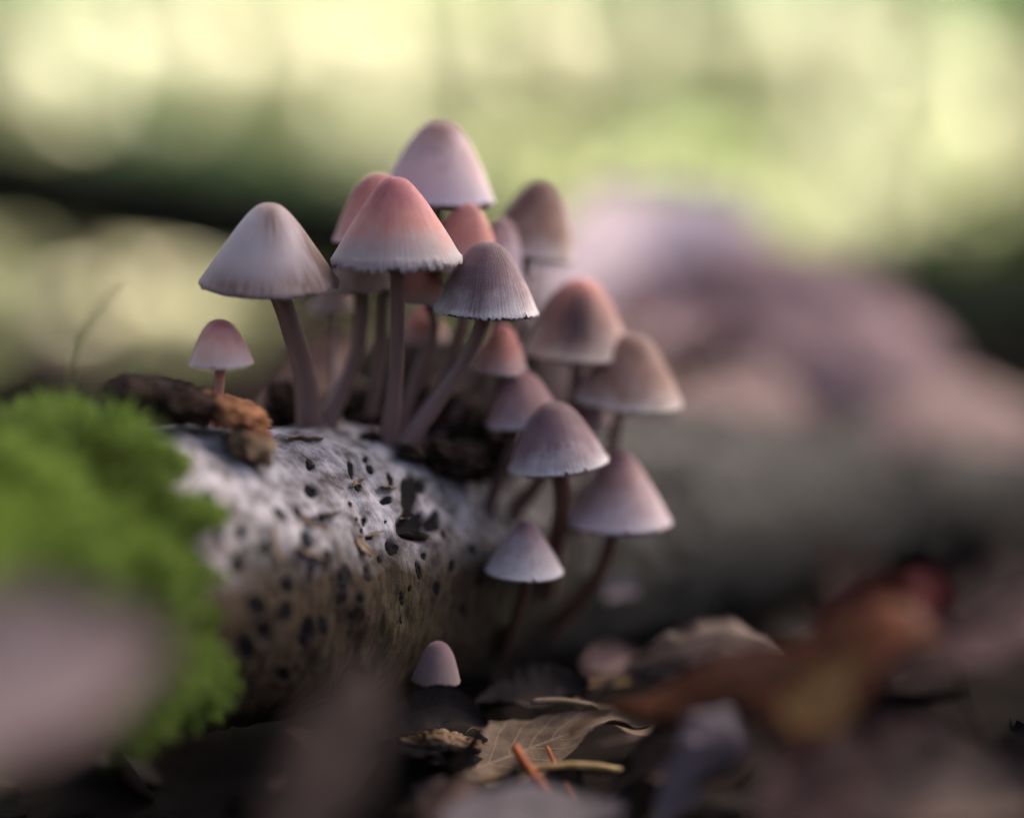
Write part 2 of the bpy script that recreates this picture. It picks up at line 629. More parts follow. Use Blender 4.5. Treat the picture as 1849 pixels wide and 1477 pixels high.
M_pit = mat_simple('black_pit_crust', srgb(8, 7, 9), srgb(26, 23, 27), 1800, 0.8, 0.8, 0.0004)
for k, (s0, t0, J, Ji, a, b, rot) in enumerate(SP):
    n = 16
    an = np.linspace(0, 2 * np.pi, n, endpoint=False)
    wob = 1 + 0.16 * np.sin(an * 3 + k) + 0.12 * np.sin(an * 5 + 2 * k) + 0.1 * np.sin(an * 2 + 5 * k)
    pts = [(0, 0, 0)]
    for rr in (0.45, 0.8, 1.0):
        for q in range(n):
            pts.append((rr * wob[q] * math.cos(an[q]), rr * wob[q] * math.sin(an[q]), rr))
    pts = np.array(pts)
    u, v = pts[:, 0] * a, pts[:, 1] * b
    cr, sr = math.cos(rot), math.sin(rot)
    ux, uy = u * cr + v * sr, -u * sr + v * cr
    ss = s0 + J[0, 0] * ux + J[0, 1] * uy
    tt = t0 + (J[1, 0] * ux + J[1, 1] * uy) / LOG_R
    off = 0.00022 + 0.00012 * vnoise(np.stack([u * .3, v * .3, 0 * u + k], -1), 4)
    off = np.where(pts[:, 2] > 0.9, -0.0002, off)
    P, _ = log_point(ss, tt, off)
    F = [(0, 1 + q, 1 + (q + 1) % n) for q in range(n)]
    for r_ in range(2):
        for q in range(n):
            F.append((1 + r_ * n + q, 1 + (r_ + 1) * n + q, 1 + (r_ + 1) * n + (q + 1) % n, 1 + r_ * n + (q + 1) % n))
    link('bark_pit', mesh('bark_pit', P - LO, F, M_pit), parent=log_root)

# torn curls of bark on the face of the log
M_curl = mat_simple('peeling_bark', srgb(84, 66, 52), srgb(158, 138, 116), 500, 0.65, 0.5, 0.0004)
# (px, py, length px, width px, lift, direction)
CURLS = [(566, 942, 12, 44, .0018, 0.5), (592, 927, 46, 9, .0022, 0.08), (660, 985, 16, 46, .0014, 0.3), (745, 969, 44, 7, .0022, -0.25), (678, 962, 20, 7, .0016, 0.4),
         (648, 868, 22, 12, .0010, 0.7), (503, 985, 12, 90, .0010, .25), (562, 1000, 60, 10, .0012, -.35), (738, 932, 18, 8, .0016, .3), (552, 792, 60, 6, .0010, -.1), (700, 880, 24, 7, .0010, -.3)]
for k, (px, py, L, W, lift, dr) in enumerate(CURLS):
    hit = log_hit(px, py)
    if not hit:
        continue
    q = [hit, log_hit(px + 5, py), log_hit(px, py + 5)]
    if not all(q):
        continue
    J = np.array([[q[1][1] - q[0][1], q[2][1] - q[0][1]], [(q[1][2] - q[0][2]) * LOG_R, (q[2][2] - q[0][2]) * LOG_R]]) / 5
    nu, nv = 11, 7
    uu, vv = np.meshgrid(np.linspace(-.5, .5, nu), np.linspace(-.5, .5, nv), indexing='ij')
    wedge = 1 - 0.5 * np.abs(uu * 2) ** 2 + 0.15 * vnoise(np.stack([uu * 5, vv * 5, 0 * uu + k], -1), 31)
    cr, sr = math.cos(dr), math.sin(dr)
    a, b = uu * L, vv * W * wedge
    ux, uy = a * cr + b * sr, -a * sr + b * cr
    ss = hit[1] + J[0, 0] * ux + J[0, 1] * uy
    tt = hit[2] + (J[1, 0] * ux + J[1, 1] * uy) / LOG_R
    off = 0.0003 + lift * (vv + 0.5) ** 2 + lift * 0.25 * vnoise(np.stack([uu * 4, vv * 4, 0 * uu + 7 * k], -1), 2)
    P, _ = log_point(ss, tt, off)
    P2, _ = log_point(ss, tt, off - 0.00025)
    V = np.vstack([P.reshape(-1, 3), P2.reshape(-1, 3)])
    F = gridfaces(nu, nv) + [f[::-1] for f in gridfaces(nu, nv, off=nu * nv)]
    edge = [(i * nv) for i in range(nu)] + [((nu - 1) * nv + j) for j in range(1, nv)] + [(i * nv + nv - 1) for i in range(nu - 2, -1, -1)] + [j for j in range(nv - 2, 0, -1)]
    for q in range(len(edge)):
        e, f = edge[q], edge[(q + 1) % len(edge)]
        F.append((f, e, e + nu * nv, f + nu * nv))
    link('bark_curl', mesh('bark_curl', V - LO, F, M_curl), parent=log_root)

# ------------------------------------------------------------------ mushrooms
PROFILES = {
    'cone': [(0, 1), (.10, .99), (.20, .945), (.32, .845), (.48, .67), (.64, .47), (.80, .265), (.92, .10), (1, 0)],
    'bell': [(0, 1), (.14, .985), (.30, .92), (.46, .79), (.62, .60), (.77, .38), (.89, .18), (.96, .06), (1, 0)],
    'dome': [(0, 1), (.18, .98), (.38, .90), (.58, .72), (.75, .48), (.88, .25), (.96, .09), (1, 0)],
}


def make_cap(R_, H, prof, seed, ribs=64, wob=0.03, jag=0.035, stain=None, NA=256, NP=54):
    pr = spline(PROFILES[prof], NP)
    tt = np.linspace(0, 1, NP)
    an = np.linspace(0, 2 * np.pi, NA, endpoint=False)
    T, A = np.meshgrid(tt, an, indexing='ij')
    r = np.repeat(pr[:, 0][:, None], NA, 1)
    z = np.repeat(pr[:, 1][:, None], NA, 1)
    low = fbm(np.stack([np.cos(A) * .9, np.sin(A) * .9, T * .8 + seed], -1), seed, 2)
    lob = sum(np.sin(A * q + seed * 1.7 * q) / q for q in (2, 3, 5))
    r = r * (1 + wob * low * np.clip(T * 1.6, 0, 1) + wob * 0.45 * lob * T ** 2)
    z = z + 0.016 * low * T
    ph = A * ribs + 2.0 * vnoise(np.stack([np.cos(A) * 3, np.sin(A) * 3, 0 * A + seed], -1), 3)
    grow = np.clip((T - 0.42) / 0.4, 0, 1) ** 1.3
    rib = 0.5 - 0.5 * np.cos(ph)
    r = r - 0.0040 * grow * (1 - rib)
    # scalloped, slightly ragged margin
    edge = np.clip((T - 0.955) / 0.045, 0, 1)
    sc = np.abs(np.sin(A * ribs * 0.33 + vnoise(np.stack([np.cos(A) * 4, np.sin(A) * 4, 0 * A + 3 * seed], -1), 8) * 2))
    jn = vnoise(np.stack([np.cos(A) * 22, np.sin(A) * 22, 0 * A + seed], -1), 12)
    z = z - edge * jag * (0.2 + 0.8 * sc ** 0.7 + 0.5 * jn)
    r = r + edge * 0.012
    nr = np.random.default_rng(seed * 13 + 1)
    for q in range(5):
        na, nw, nd = nr.uniform(0, 2 * np.pi), R(nr.uniform(1.2, 3.2)), nr.uniform(.03, .10)
        da = np.abs(np.angle(np.exp(1j * (A - na))))
        z = z + nd * np.clip(1 - da / nw, 0, 1) * np.clip((T - 0.90) / 0.10, 0, 1)
    X = np.cos(A) * r * R_
    Y = np.sin(A) * r * R_
    Z = z * H
    out = np.stack([X, Y, Z], -1).reshape(-1, 3)
    # inner skin
    th = 0.05
    ri = np.clip(r - th * (0.5 + 0.5 * T) * 0.55, 0, None)
    inn = np.stack([np.cos(A) * ri * R_, np.sin(A) * ri * R_, (z - th * (1.6 - 1.55 * T)) * H], -1).reshape(-1, 3)
    V = np.vstack([out, inn])
    n = NP * NA
    F = [f[::-1] for f in gridfaces(NP, NA, True)] + gridfaces(NP, NA, True, off=n)
    for q in range(NA):
        q2 = (q + 1) % NA
        F.append(((NP - 1) * NA + q2, (NP - 1) * NA + q, n + (NP - 1) * NA + q, n + (NP - 1) * NA + q2))
    stri = np.stack([np.cos(A) * 4, np.sin(A) * 4, T * .55 + seed], -1).reshape(-1, 3)
    blot = np.stack([X / R_, Y / R_, Z / R_ + seed * 3.1], -1).reshape(-1, 3)
    st = np.zeros_like(T)
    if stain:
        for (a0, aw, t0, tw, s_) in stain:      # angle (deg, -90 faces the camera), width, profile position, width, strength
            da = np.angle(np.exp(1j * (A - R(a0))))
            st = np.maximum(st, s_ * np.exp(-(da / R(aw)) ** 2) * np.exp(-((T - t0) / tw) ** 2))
    two = lambda a: np.concatenate([a.ravel(), a.ravel()])
    at2 = {'prof': two(T), 'rib': two(grow * (1 - rib)), 'stri': np.vstack([stri, stri]), 'blot': np.vstack([blot, blot]), 'stain': two(st)}
    return V, F, at2


def make_gills(R_, H, prof, seed, n=44):
    """thin plates hanging under the cap, joined to one fluted lining"""
    NA = n * 4
    pr = spline(PROFILES[prof], 24)[4:]
    A = np.linspace(0, 2 * np.pi, NA, endpoint=False)
    k = np.arange(NA) % 4
    depth = np.where(k == 0, 1.0, np.where(k == 2, 0.0, 0.25))
    V = []
    for i, (r, z) in enumerate(pr):
        rr = r * 0.93 - 0.02
        zz = z - 0.07 - depth * 0.16 * math.sin(math.pi * min(1, i / (len(pr) - 1) * 0.9 + 0.1))
        V.append(np.stack([np.cos(A) * rr * R_, np.sin(A) * rr * R_, zz * H], -1))
    V = np.vstack(V)
    return V, gridfaces(len(pr), NA, True)


M_gill = mat_simple('mushroom_gills', srgb(120, 98, 92), srgb(165, 142, 138), 400, 0.7, 0.2, 0.0003)
M_stem_a = mat_stem('mushroom_stem_mauve', srgb(84, 62, 57), srgb(122, 100, 99))
M_stem_b = mat_stem('mushroom_stem_russet', srgb(94, 62, 50), srgb(82, 58, 53))
M_stem_c = mat_stem('mushroom_stem_pink', srgb(150, 92, 86), srgb(196, 150, 138))

GREY = dict(apex=srgb(116, 92, 92), mid=srgb(182, 168, 178), rim=srgb(172, 156, 160))
ROSE = dict(apex=srgb(140, 74, 86), mid=srgb(182, 122, 118), rim=srgb(172, 160, 166))
SALM = dict(apex=srgb(138, 80, 84), mid=srgb(182, 118, 112), rim=srgb(184, 160, 164))
PLUM = dict(apex=srgb(78, 50, 62), mid=srgb(126, 100, 110), rim=srgb(204, 192, 198))
BRWN = dict(apex=srgb(90, 54, 52), mid=srgb(144, 110, 100), rim=srgb(196, 180, 178))
MAUV = dict(apex=srgb(104, 66, 76), mid=srgb(150, 116, 118), rim=srgb(196, 178, 188))
DUSK = dict(apex=srgb(96, 66, 62), mid=srgb(128, 102, 96), rim=srgb(150, 130, 128))
PALE = dict(apex=srgb(122, 90, 92), mid=srgb(198, 170, 178), rim=srgb(184, 172, 190))


def mushroom(label, cx, cy, d, r, h, roll, prof, pal, stem, sw, sd=1, mstem=None, pitch=4, stain=None, stain_shade_f=0.0, streak=0.2, ribs=64, jag=0.03, wob=0.03,
             p=(.18, .55, .95), base_d=None, stain_shade_c=(0.05, 0.03, 0.035, 1), hide_base=False, group='mushrooms growing on the birch log', specks=0):
    m = d / K
    C = np.array(at(cx, cy, d))
    R_, H = r * m, h * m
    # where the stem meets the log (or the ground beside it)
    bx, by = stem[-1][:2]
    if base_d is None:
        hit = log_hit(bx, by) if by > 1190 else log_hit(bx, by, force=True)
        if hit:
            B = log_point(np.array([hit[1]]), np.array([hit[2]]), np.array([-0.001]))[0][0]
        else:
            B = np.array(on_plane(bx, by, 0.0))
    else:
        B = np.array(at(bx, by, base_d))
    Mr = Matrix.Rotation(R(roll), 3, 'Y') @ Matrix.Rotation(R(pitch), 3, 'X')
    Mn = np.array(Mr)
    up = Mn @ np.array([0, 0, 1.0])
    root = link('mushroom', None, tuple(B))
    tag(root, label, 'mushroom', group)
    V, F, A = make_cap(R_, H, prof, sd, ribs=ribs, jag=jag, wob=wob, stain=stain)
    mat = mat_cap('mushroom_cap_%d' % sd, pal['apex'], pal['mid'], pal['rim'], streak=streak, stain_shade_f=stain_shade_f, stain_shade_c=stain_shade_c, p0=p[0], p1=p[1], p2=p[2])
    cap = link('cap', mesh('cap', V @ Mn.T, F, mat, attrs=A), tuple(C - B), root)
    V, F = make_gills(R_, H, prof, sd)
    link('gills', mesh('gills', V @ Mn.T, F, M_gill), tuple(C - B), root)
    # stem: from inside the cap, through the pixels given, to the base
    db = (Vector(B) - CAMP).dot(FWD)
    pts = [C + up * H * 0.62, C + up * H * 0.25]
    n = len(stem)
    for k, q in enumerate(stem[:-1]):
        dk = q[2] if len(q) > 2 else d + (db - d) * (k + 0.6) / n
        pts.append(np.array(at(q[0], q[1], dk)))
    tdir = B - pts[-1]
    pts.append(B + tdir / np.linalg.norm(tdir) * 0.0006)
    path = spline(pts, 60)
    u = np.linspace(0, 1, 60)
    rad = 0.5 * sw * m * (0.86 + 0.10 * u + 0.5 * np.clip((u - .70) / .30, 0, 1) ** 1.6)
    rad = rad * (1 + 0.09 * fbm(np.stack([u * 5, 0 * u, 0 * u + sd], -1), sd, 2))
    V, F = tube(path, rad, 28, True, 0.035, sd)
    a = np.tile(np.linspace(0, 2 * np.pi, 28, endpoint=False), 60)
    uu = np.repeat(u, 28)
    link('stem', mesh('stem', V - B, F, mstem or M_stem_a, attrs={'prof': uu, 'stri': np.stack([np.cos(a), np.sin(a), uu * .8 + sd], -1)}), parent=root)
    if specks:
        sv, sf = [], []
        for q in range(specks):
            a_, t_ = SPK[q]
            prq = spline(PROFILES[prof], 101)[int(t_ * 100)]
            cen = np.array([math.cos(a_) * prq[0] * R_ * 1.005, math.sin(a_) * prq[0] * R_ * 1.005, prq[1] * H])
            e = 0.00020
            o_ = len(sv)
            for v_ in ((e, 0, 0), (-e, 0, 0), (0, e, 0), (0, -e, 0), (0, 0, e), (0, 0, -e)):
                sv.append(cen + v_)
            for f_ in ((0, 2, 4), (2, 1, 4), (1, 3, 4), (3, 0, 4), (2, 0, 5), (1, 2, 5), (3, 1, 5), (0, 3, 5)):
                sf.append(tuple(o_ + i for i in f_))
        tag(link('soil_speck', mesh('soil_speck', np.array(sv) @ Mn.T, sf, M_pit), tuple(C - B), root), kind='stuff')
    return root


SPK = [(R(-84), .60), (R(-80), .655), (R(-97), .65), (R(-104), .84), (R(-93), .96), (R(-62), .62)]
MUSH = [
    dict(label='rose-centred bell mushroom with a scalloped pale rim on a straight stem', cx=716, cy=466, d=.350, r=117, h=146, roll=0, prof='cone', pal=ROSE, stem=[(718, 560), (714, 690), (703, 800)], sw=27, sd=1, jag=.085, ribs=78, p=(.36, .62, .88), specks=6, wob=.025, pitch=5, streak=.55),
    dict(label='large lavender-grey conical mushroom with brown streaks above its rim', cx=486, cy=507, d=.347, r=122, h=142, roll=2, prof='cone', pal=GREY, stem=[(522, 580), (548, 670), (562, 765)], sw=40, sd=2, jag=.05, ribs=84, streak=.4, stain=[(-52, 22, .88, .14, .9), (-10, 20, .75, .34, 1.7), (-40, 10, .9, .2, 1.2), (-110, 42, .92, .10, .9), (-75, 30, .36, .2, 1.0)], stain_shade_f=.9, stain_shade_c=srgb(92, 62, 50), p=(.1, .5, .95), pitch=9),
    dict(label='small solitary pink dome mushroom standing on the brown bark fragment', cx=399, cy=655, d=.343, r=57, h=78, roll=0, prof='dome', pal=dict(apex=srgb(168, 90, 100), mid=srgb(224, 168, 158), rim=srgb(226, 204, 206)), stem=[(397, 690), (387, 735)], sw=19, sd=3, mstem=M_stem_c, jag=.02, ribs=40, streak=.12, p=(.2, .62, 1.0), pitch=5),
    dict(label='salmon mushroom half hidden behind the rose-centred cap', cx=690, cy=424, d=.367, r=90, h=112, roll=-4, prof='bell', pal=SALM, stem=[(692, 560), (680, 700), (660, 770)], sw=22, sd=4, p=(.2, .6, 1)),
    dict(label='tallest pale pink mushroom rising above all the others', cx=790, cy=358, d=.376, r=104, h=140, roll=3, prof='bell', pal=PALE, stem=[(790, 500), (775, 640), (740, 760)], sw=24, sd=5, p=(.24, .62, .98)),
    dict(label='salmon mushroom wedged between the rose-centred cap and the tall pale cap', cx=838, cy=482, d=.370, r=72, h=116, roll=4, prof='bell', pal=SALM, stem=[(835, 580), (800, 690), (742, 780)], sw=20, sd=6, p=(.18, .55, 1)),
    dict(label='pale narrow mushroom peeping out behind the plum-topped cap', cx=893, cy=500, d=.379, r=56, h=108, roll=9, prof='bell', pal=PALE, stem=[(890, 600), (850, 700), (790, 790)], sw=18, sd=7),
    dict(label='plum-topped mushroom with white scalloped rim on a long slanting stem', cx=877, cy=558, d=.357, r=95, h=122, roll=3, prof='bell', pal=PLUM, stem=[(864, 600), (822, 680), (722, 812)], sw=27, sd=8, jag=.045, ribs=70, stain=[(-100, 14, .7, .45, .9)], stain_shade_f=.75, stain_shade_c=srgb(70, 46, 58), p=(.25, .58, .95)),  # dark sector stands in for shade between touching caps
    dict(label='dark brown-headed mushroom leaning out at the back of the cluster', cx=955, cy=452, d=.386, r=84, h=128, roll=12, prof='bell', pal=BRWN, stem=[(940, 560), (900, 680), (850, 790)], sw=22, sd=9, p=(.3, .6, .95), stain=[(-140, 30, .5, .5, 1)], stain_shade_f=.7, stain_shade_c=srgb(62, 38, 46)),  # darker left side painted in, where less light falls
    dict(label='dusky brown mushroom tucked between the rose-centred cap and the grey cap', cx=652, cy=519, d=.368, r=60, h=86, roll=-3, prof='bell', pal=DUSK, stem=[(652, 590), (632, 670), (582, 762)], sw=30, sd=10),
    dict(label='small dark brown mushroom on a thin stem under the grey cap', cx=611, cy=556, d=.386, r=54, h=62, roll=-3, prof='bell', pal=DUSK, stem=[(603, 620), (604, 690), (606, 735)], sw=15, sd=11),
    dict(label='dark red mushroom in shade just behind the straight stem', cx=757, cy=540, d=.371, r=56, h=76, roll=6, prof='bell', pal=dict(apex=srgb(110, 56, 54), mid=srgb(160, 100, 92), rim=srgb(150, 128, 128)), stem=[(785, 590), (752, 680), (720, 780)], sw=22, sd=12),
    dict(label='little salmon mushroom low among the stems behind the straight stem', cx=766, cy=612, d=.388, r=44, h=56, roll=0, prof='dome', pal=SALM, stem=[(768, 660), (765, 720)], sw=14, sd=13),
    dict(label='salmon-pink mushroom under the plum-topped cap beside its stem', cx=903, cy=668, d=.374, r=51, h=84, roll=4, prof='bell', pal=SALM, stem=[(895, 730), (870, 800)], sw=16, sd=14),
    dict(label='reddish mushroom with a dark purple patch on its face and a pale edge', cx=1042, cy=636, d=.385, r=100, h=134, roll=3, prof='bell', pal=dict(apex=srgb(176, 104, 98), mid=srgb(150, 112, 106), rim=srgb(206, 186, 178)), stem=[(1035, 720), (1000, 830), (930, 930)], sw=24, sd=15, stain=[(-95, 26, .55, .28, 1.2)], stain_shade_f=.95, stain_shade_c=srgb(52, 26, 44), mstem=M_stem_b),  # dark crease painted into the cap colour
    dict(label='broad brown mushroom with pale rim on the outer edge of the cluster', cx=1133, cy=722, d=.383, r=99, h=120, roll=4, prof='bell', pal=BRWN, stem=[(1112, 770), (1095, 850), (1040, 960)], sw=22, sd=16, mstem=M_stem_b, p=(.28, .62, 1.0)),
    dict(label='mauve mushroom leaning over just above the pale-rimmed purple cap', cx=948, cy=760, d=.374, r=68, h=94, roll=-6, prof='bell', pal=MAUV, stem=[(925, 800), (905, 850), (890, 930)], sw=18, sd=17, p=(.2, .6, 1), mstem=M_stem_b),
    dict(label='purple-headed mushroom with a wide pale rim on a thick brown stem', cx=1008, cy=836, d=.366, r=91, h=113, roll=-6, prof='bell', pal=PLUM, stem=[(1015, 900), (1005, 970), (985, 1060)], sw=34, sd=18, p=(.26, .62, .98), mstem=M_stem_b),
    dict(label='pinkish-mauve mushroom under the broad brown one with a bluish pale rim', cx=1117, cy=940, d=.378, r=93, h=130, roll=0, prof='cone', pal=MAUV, stem=[(1095, 1000), (1062, 1065), (985, 1140)], sw=24, sd=19, p=(.15, .5, .95), mstem=M_stem_b),
    dict(label='small plum mushroom with pale rim low beside the log face', cx=945, cy=1029, d=.366, r=71, h=90, roll=3, prof='cone', pal=PLUM, stem=[(948, 1060), (925, 1130), (900, 1180)], sw=22, sd=20, p=(.1, .4, .95), mstem=M_stem_b),
    dict(label='tiny mauve dome mushroom on the dark ground at the foot of the log', cx=788, cy=1225, d=.346, r=44, h=70, roll=4, prof='dome', pal=dict(apex=srgb(96, 74, 84), mid=srgb(122, 98, 104), rim=srgb(132, 110, 110)), stem=[(790, 1260), (791, 1310)], base_d=.349, sw=13, sd=21, mstem=M_stem_b, jag=.05, ribs=24, group='mushroom by the log foot', wob=.06),
    dict(label='pinkish mushroom squeezed between the purple cap and the broad brown cap', cx=1062, cy=772, d=.392, r=50, h=70, roll=0, prof='bell', pal=MAUV, stem=[(1055, 830), (1040, 900)], sw=16, sd=22, base_d=.40),
]
for q in MUSH:
    mushroom(**q)

# ------------------------------------------------------------------ lumps of rotten bark on the log
def lump(V0, rad, seed, rough=0.35, sc=2.2):
    me = bpy.data.meshes.new('tmp')
    import bmesh
    bm = bmesh.new()
    bmesh.ops.create_icosphere(bm, subdivisions=5, radius=1)
    V = np.array([v.co[:] for v in bm.verts])
    F = [tuple(v.index for v in f.verts) for f in bm.faces]
    bm.free()
    bpy.data.meshes.remove(me)
    n = fbm(V * sc + seed * 9.1, seed, 5, .6)
    ridge = 1 - np.abs(fbm(V * np.array([3.2, 3.2, 7]) + seed * 3.3, seed + 40, 3)) * 1.6
    Q = V * (1 + rough * n + 0.18 * ridge)[:, None]
    return Q * np.asarray(rad), F


M_chunk = mat_simple('rotten_bark_orange', srgb(70, 44, 34), srgb(196, 138, 100), 260, 0.8, 0.9, 0.001)
M_chunk_d = mat_simple('rotten_bark_dark', srgb(24, 19, 18), srgb(62, 46, 40), 300, 0.9, 0.9, 0.001)
M_chunk_k = mat_simple('black_humus', srgb(6, 5, 5), srgb(24, 19, 18), 400, .95, .9, .001)
M_chunk_t = mat_simple('rotten_bark_tan', srgb(60, 46, 38), srgb(150, 124, 100), 300, 0.8, 0.9, 0.001)


def chunk(label, px, py, d, w, h, dep, roll, mat, seed, name='bark_fragment', cat='bark', rough=.35):
    m = d / K
    V, F = lump(None, (w * m / 2, dep / 2, h * m / 2), seed, rough)
    Mn = np.array(Matrix.Rotation(R(roll), 3, 'Y'))
    o = link(name, mesh(name, V @ Mn.T, F, mat, smooth=True), tuple(at(px, py, d)))
    tag(o, label, cat, 'crumbled bark on the log')
    return o


chunk('orange-brown flake of crumbling bark under the small pink mushroom', 415, 745, .338, 120, 48, .014, 22, M_chunk, 5)
chunk('reddish-brown bark splinter sloping down from the small pink mushroom', 446, 768, .337, 90, 26, .008, 35, M_chunk, 9)
chunk('tan crumb of bark hanging below the orange-brown flake', 452, 806, .334, 80, 48, .008, 25, M_chunk_t, 12)
chunk('blackish lump of rotten bark between the moss and the orange flake', 320, 728, .334, 120, 60, .016, 15, M_chunk_d, 14)
chunk('dark crumb of humus standing on the moss edge', 236, 712, .33, 90, 46, .012, 0, M_chunk_d, 17)
chunk('dark humus lump beside the foot of the grey mushroom', 520, 738, .378, 80, 80, .012, 0, M_chunk_d, 21)
chunk('dark humus heap between the grey mushroom and the straight stem', 650, 745, .386, 130, 90, .02, 0, M_chunk_d, 23)
chunk('dark humus heap behind the slanting stem', 800, 765, .392, 150, 120, .02, 20, M_chunk_d, 25)
chunk('black rotten bark plate beside the slanting stem base', 815, 826, .372, 120, 60, .012, 12, M_chunk_d, 27)
chunk('small tan bark crumb at the foot of the grey mushroom', 598, 772, .372, 46, 20, .006, 10, M_chunk_t, 51)
chunk('small dark bark crumb between the feet of the straight stem and the slanting stem', 742, 818, .366, 50, 24, .006, 15, M_chunk_d, 53)
chunk('small dark bark crumb beside the foot of the straight stem', 664, 790, .368, 44, 20, .006, -5, M_chunk_d, 55)
chunk('dark soil clod at the foot of the log under the tiny mauve mushroom', 752, 1338, .352, 210, 66, .03, 3, M_chunk_k, 31, rough=.22)
chunk('dark humus patch under the mauve mushroom', 880, 815, .392, 110, 120, .02, 20, M_chunk_d, 29)

# ------------------------------------------------------------------ moss on the near end of the log
edge_px = [(255, 700), (300, 760), (330, 830), (352, 900), (375, 980), (392, 1060), (415, 1140), (425, 1210)]
edge = []
for (px, py) in edge_px:
    hit = log_hit(px, py)
    if hit:
        edge.append((hit[2], hit[1]))
edge.sort()
eth = np.array([e[0] for e in edge])
es = np.array([e[1] for e in edge])


def moss_limit(th):
    return np.interp(th, eth, es) + 0.006 * fbm(np.stack([th * 5, 0 * th, 0 * th], -1), 77, 3)


def moss_mask(s, th):
    lim = moss_limit(th)
    # a gap low on the face where dark bark shows
    n = fbm(np.stack([s * 90, th * 2.6, 0 * s], -1), 31, 3)
    low = np.clip((0.0 - th) / 0.8, 0, 1)
    return (s < lim) & (n > -0.8 + 1.1 * low)


N = 60000
ms = rng.uniform(0.0, es.max() + 0.01, N)
mt = rng.uniform(-0.95, 2.6, N)
ok = moss_mask(ms, mt)
ms, mt = ms[ok], mt[ok]
P0, _ = log_point(ms, mt)
nrm = np.cos(mt)[:, None] * NSIDE + np.sin(mt)[:, None] * NUP
tuft = fbm(np.stack([ms * 160, mt * 4.0, 0 * ms], -1), 55, 3)
ln = (0.0042 + 0.0028 * tuft + rng.uniform(-.0012, .0016, len(ms))) * np.clip((moss_limit(mt) - ms) / 0.006, 0.35, 1)
ln = np.clip(ln, .0012, .010)
lean = rng.normal(0, 0.45, (len(ms), 3))
dirv = nrm + lean + np.array([0, 0, 0.35])
dirv /= np.linalg.norm(dirv, axis=1)[:, None]
side = np.cross(dirv, rng.normal(0, 1, (len(ms), 3)))
side /= np.linalg.norm(side, axis=1)[:, None]
wd = rng.uniform(.00022, .00045, len(ms))[:, None]
bend = rng.normal(0, .25, (len(ms), 3)) - np.array([0, 0, 0.15])
q0 = P0 - nrm * .0006
q1 = P0 + dirv * (ln * .55)[:, None]
q2 = P0 + (dirv + bend * .6) * ln[:, None]
V = np.stack([q0 - side * wd * .7, q0 + side * wd * .7, q1 - side * wd, q1 + side * wd, q2], 1).reshape(-1, 3)
F = []
for k in range(len(ms)):
    b = 5 * k
    F.append((b, b + 1, b + 3, b + 2))
    F.append((b + 2, b + 3, b + 4))
mr = np.repeat(np.clip(0.5 + 0.35 * fbm(np.stack([ms * 60, mt * 2, 0 * ms + 4], -1), 91, 3) + rng.normal(0, .16, len(ms)), 0, 1), 5)
M_moss = mat_leafcloud('moss_blades', srgb(66, 58, 30), srgb(164, 190, 96), .4, mid=(.34, srgb(84, 104, 46)))
tag(link('moss', mesh('moss', V, F, M_moss, False, {'rnd': mr})), 'bright green moss cushion covering one end of the birch log', 'moss', kind='stuff')

# a lone moss stalk above the cushion
M_stalk = mat_simple('moss_stalk', srgb(60, 64, 36), srgb(104, 104, 62), 600, .7)
st_root = link('moss_stalk', None, tuple(at(125, 690, .315)))
so = np.array(st_root.location)
path = spline([np.array(at(*q)) for q in [(125, 700, .315), (140, 630, .316), (165, 585, .317), (205, 522, .318)]], 24)
V, F = tube(path - so, np.linspace(.00028, .0001, 24), 8)
link('stalk', mesh('stalk', V, F, M_stalk), parent=st_root)
for k in range(7, 24, 2):
    for sgn in (-1, 1):
        p = path[k]
        q = p + np.array([sgn * .0007, 0, .0012])
        V, F = tube(spline([p, (p + q) / 2 + [0, 0, -.0002], q], 5) - so, [.00014, .00018, .00014, .0001, .00004], 5)
        link('leaflet', mesh('leaflet', V, F, M_stalk), parent=st_root)
tag(st_root, 'thin leafy moss stalk sticking up out of the green moss', 'moss stalk')

# ------------------------------------------------------------------ dry leaves
D_PINK = mat_dryleaf('dry_leaf_pink', srgb(160, 134, 130), srgb(116, 92, 90), srgb(140, 114, 108))
D_PAL = mat_dryleaf('dry_leaf_pale', srgb(222, 204, 212), srgb(180, 158, 168), srgb(196, 178, 186))
D_PAL2 = mat_dryleaf('dry_leaf_rose', srgb(190, 158, 158), srgb(136, 106, 108), srgb(160, 128, 128))
D_LAVD = mat_dryleaf('dry_leaf_slate', srgb(96, 88, 96), srgb(66, 58, 64), srgb(90, 82, 88))
D_BRD = mat_dryleaf('dry_leaf_dull_brown', srgb(88, 70, 64), srgb(44, 34, 32), srgb(100, 82, 74))
D_BGE = mat_dryleaf('dry_leaf_beige', srgb(222, 190, 178), srgb(180, 146, 136), srgb(196, 164, 152))
D_TAN = mat_dryleaf('dry_leaf_tan', srgb(150, 112, 66), srgb(84, 56, 40), srgb(160, 124, 80))
D_LAV = mat_dryleaf('dry_leaf_lavender', srgb(146, 134, 142), srgb(104, 92, 98), srgb(130, 118, 124))
D_BRN = mat_dryleaf('dry_leaf_brown', srgb(118, 100, 86), srgb(72, 58, 48), srgb(140, 120, 102))
D_ORG = mat_dryleaf('dry_leaf_orange', srgb(132, 76, 48), srgb(42, 28, 29), srgb(96, 66, 52), .2)
D_RED = mat_dryleaf('dry_leaf_red', srgb(120, 58, 52), srgb(70, 36, 38), srgb(140, 84, 70), .25)
D_DRK = mat_dryleaf('dry_leaf_dark', srgb(46, 36, 35), srgb(24, 19, 20), srgb(60, 47, 43))
D_MAR = mat_dryleaf('dry_leaf_maroon', srgb(72, 48, 50), srgb(42, 28, 31), srgb(84, 60, 58))


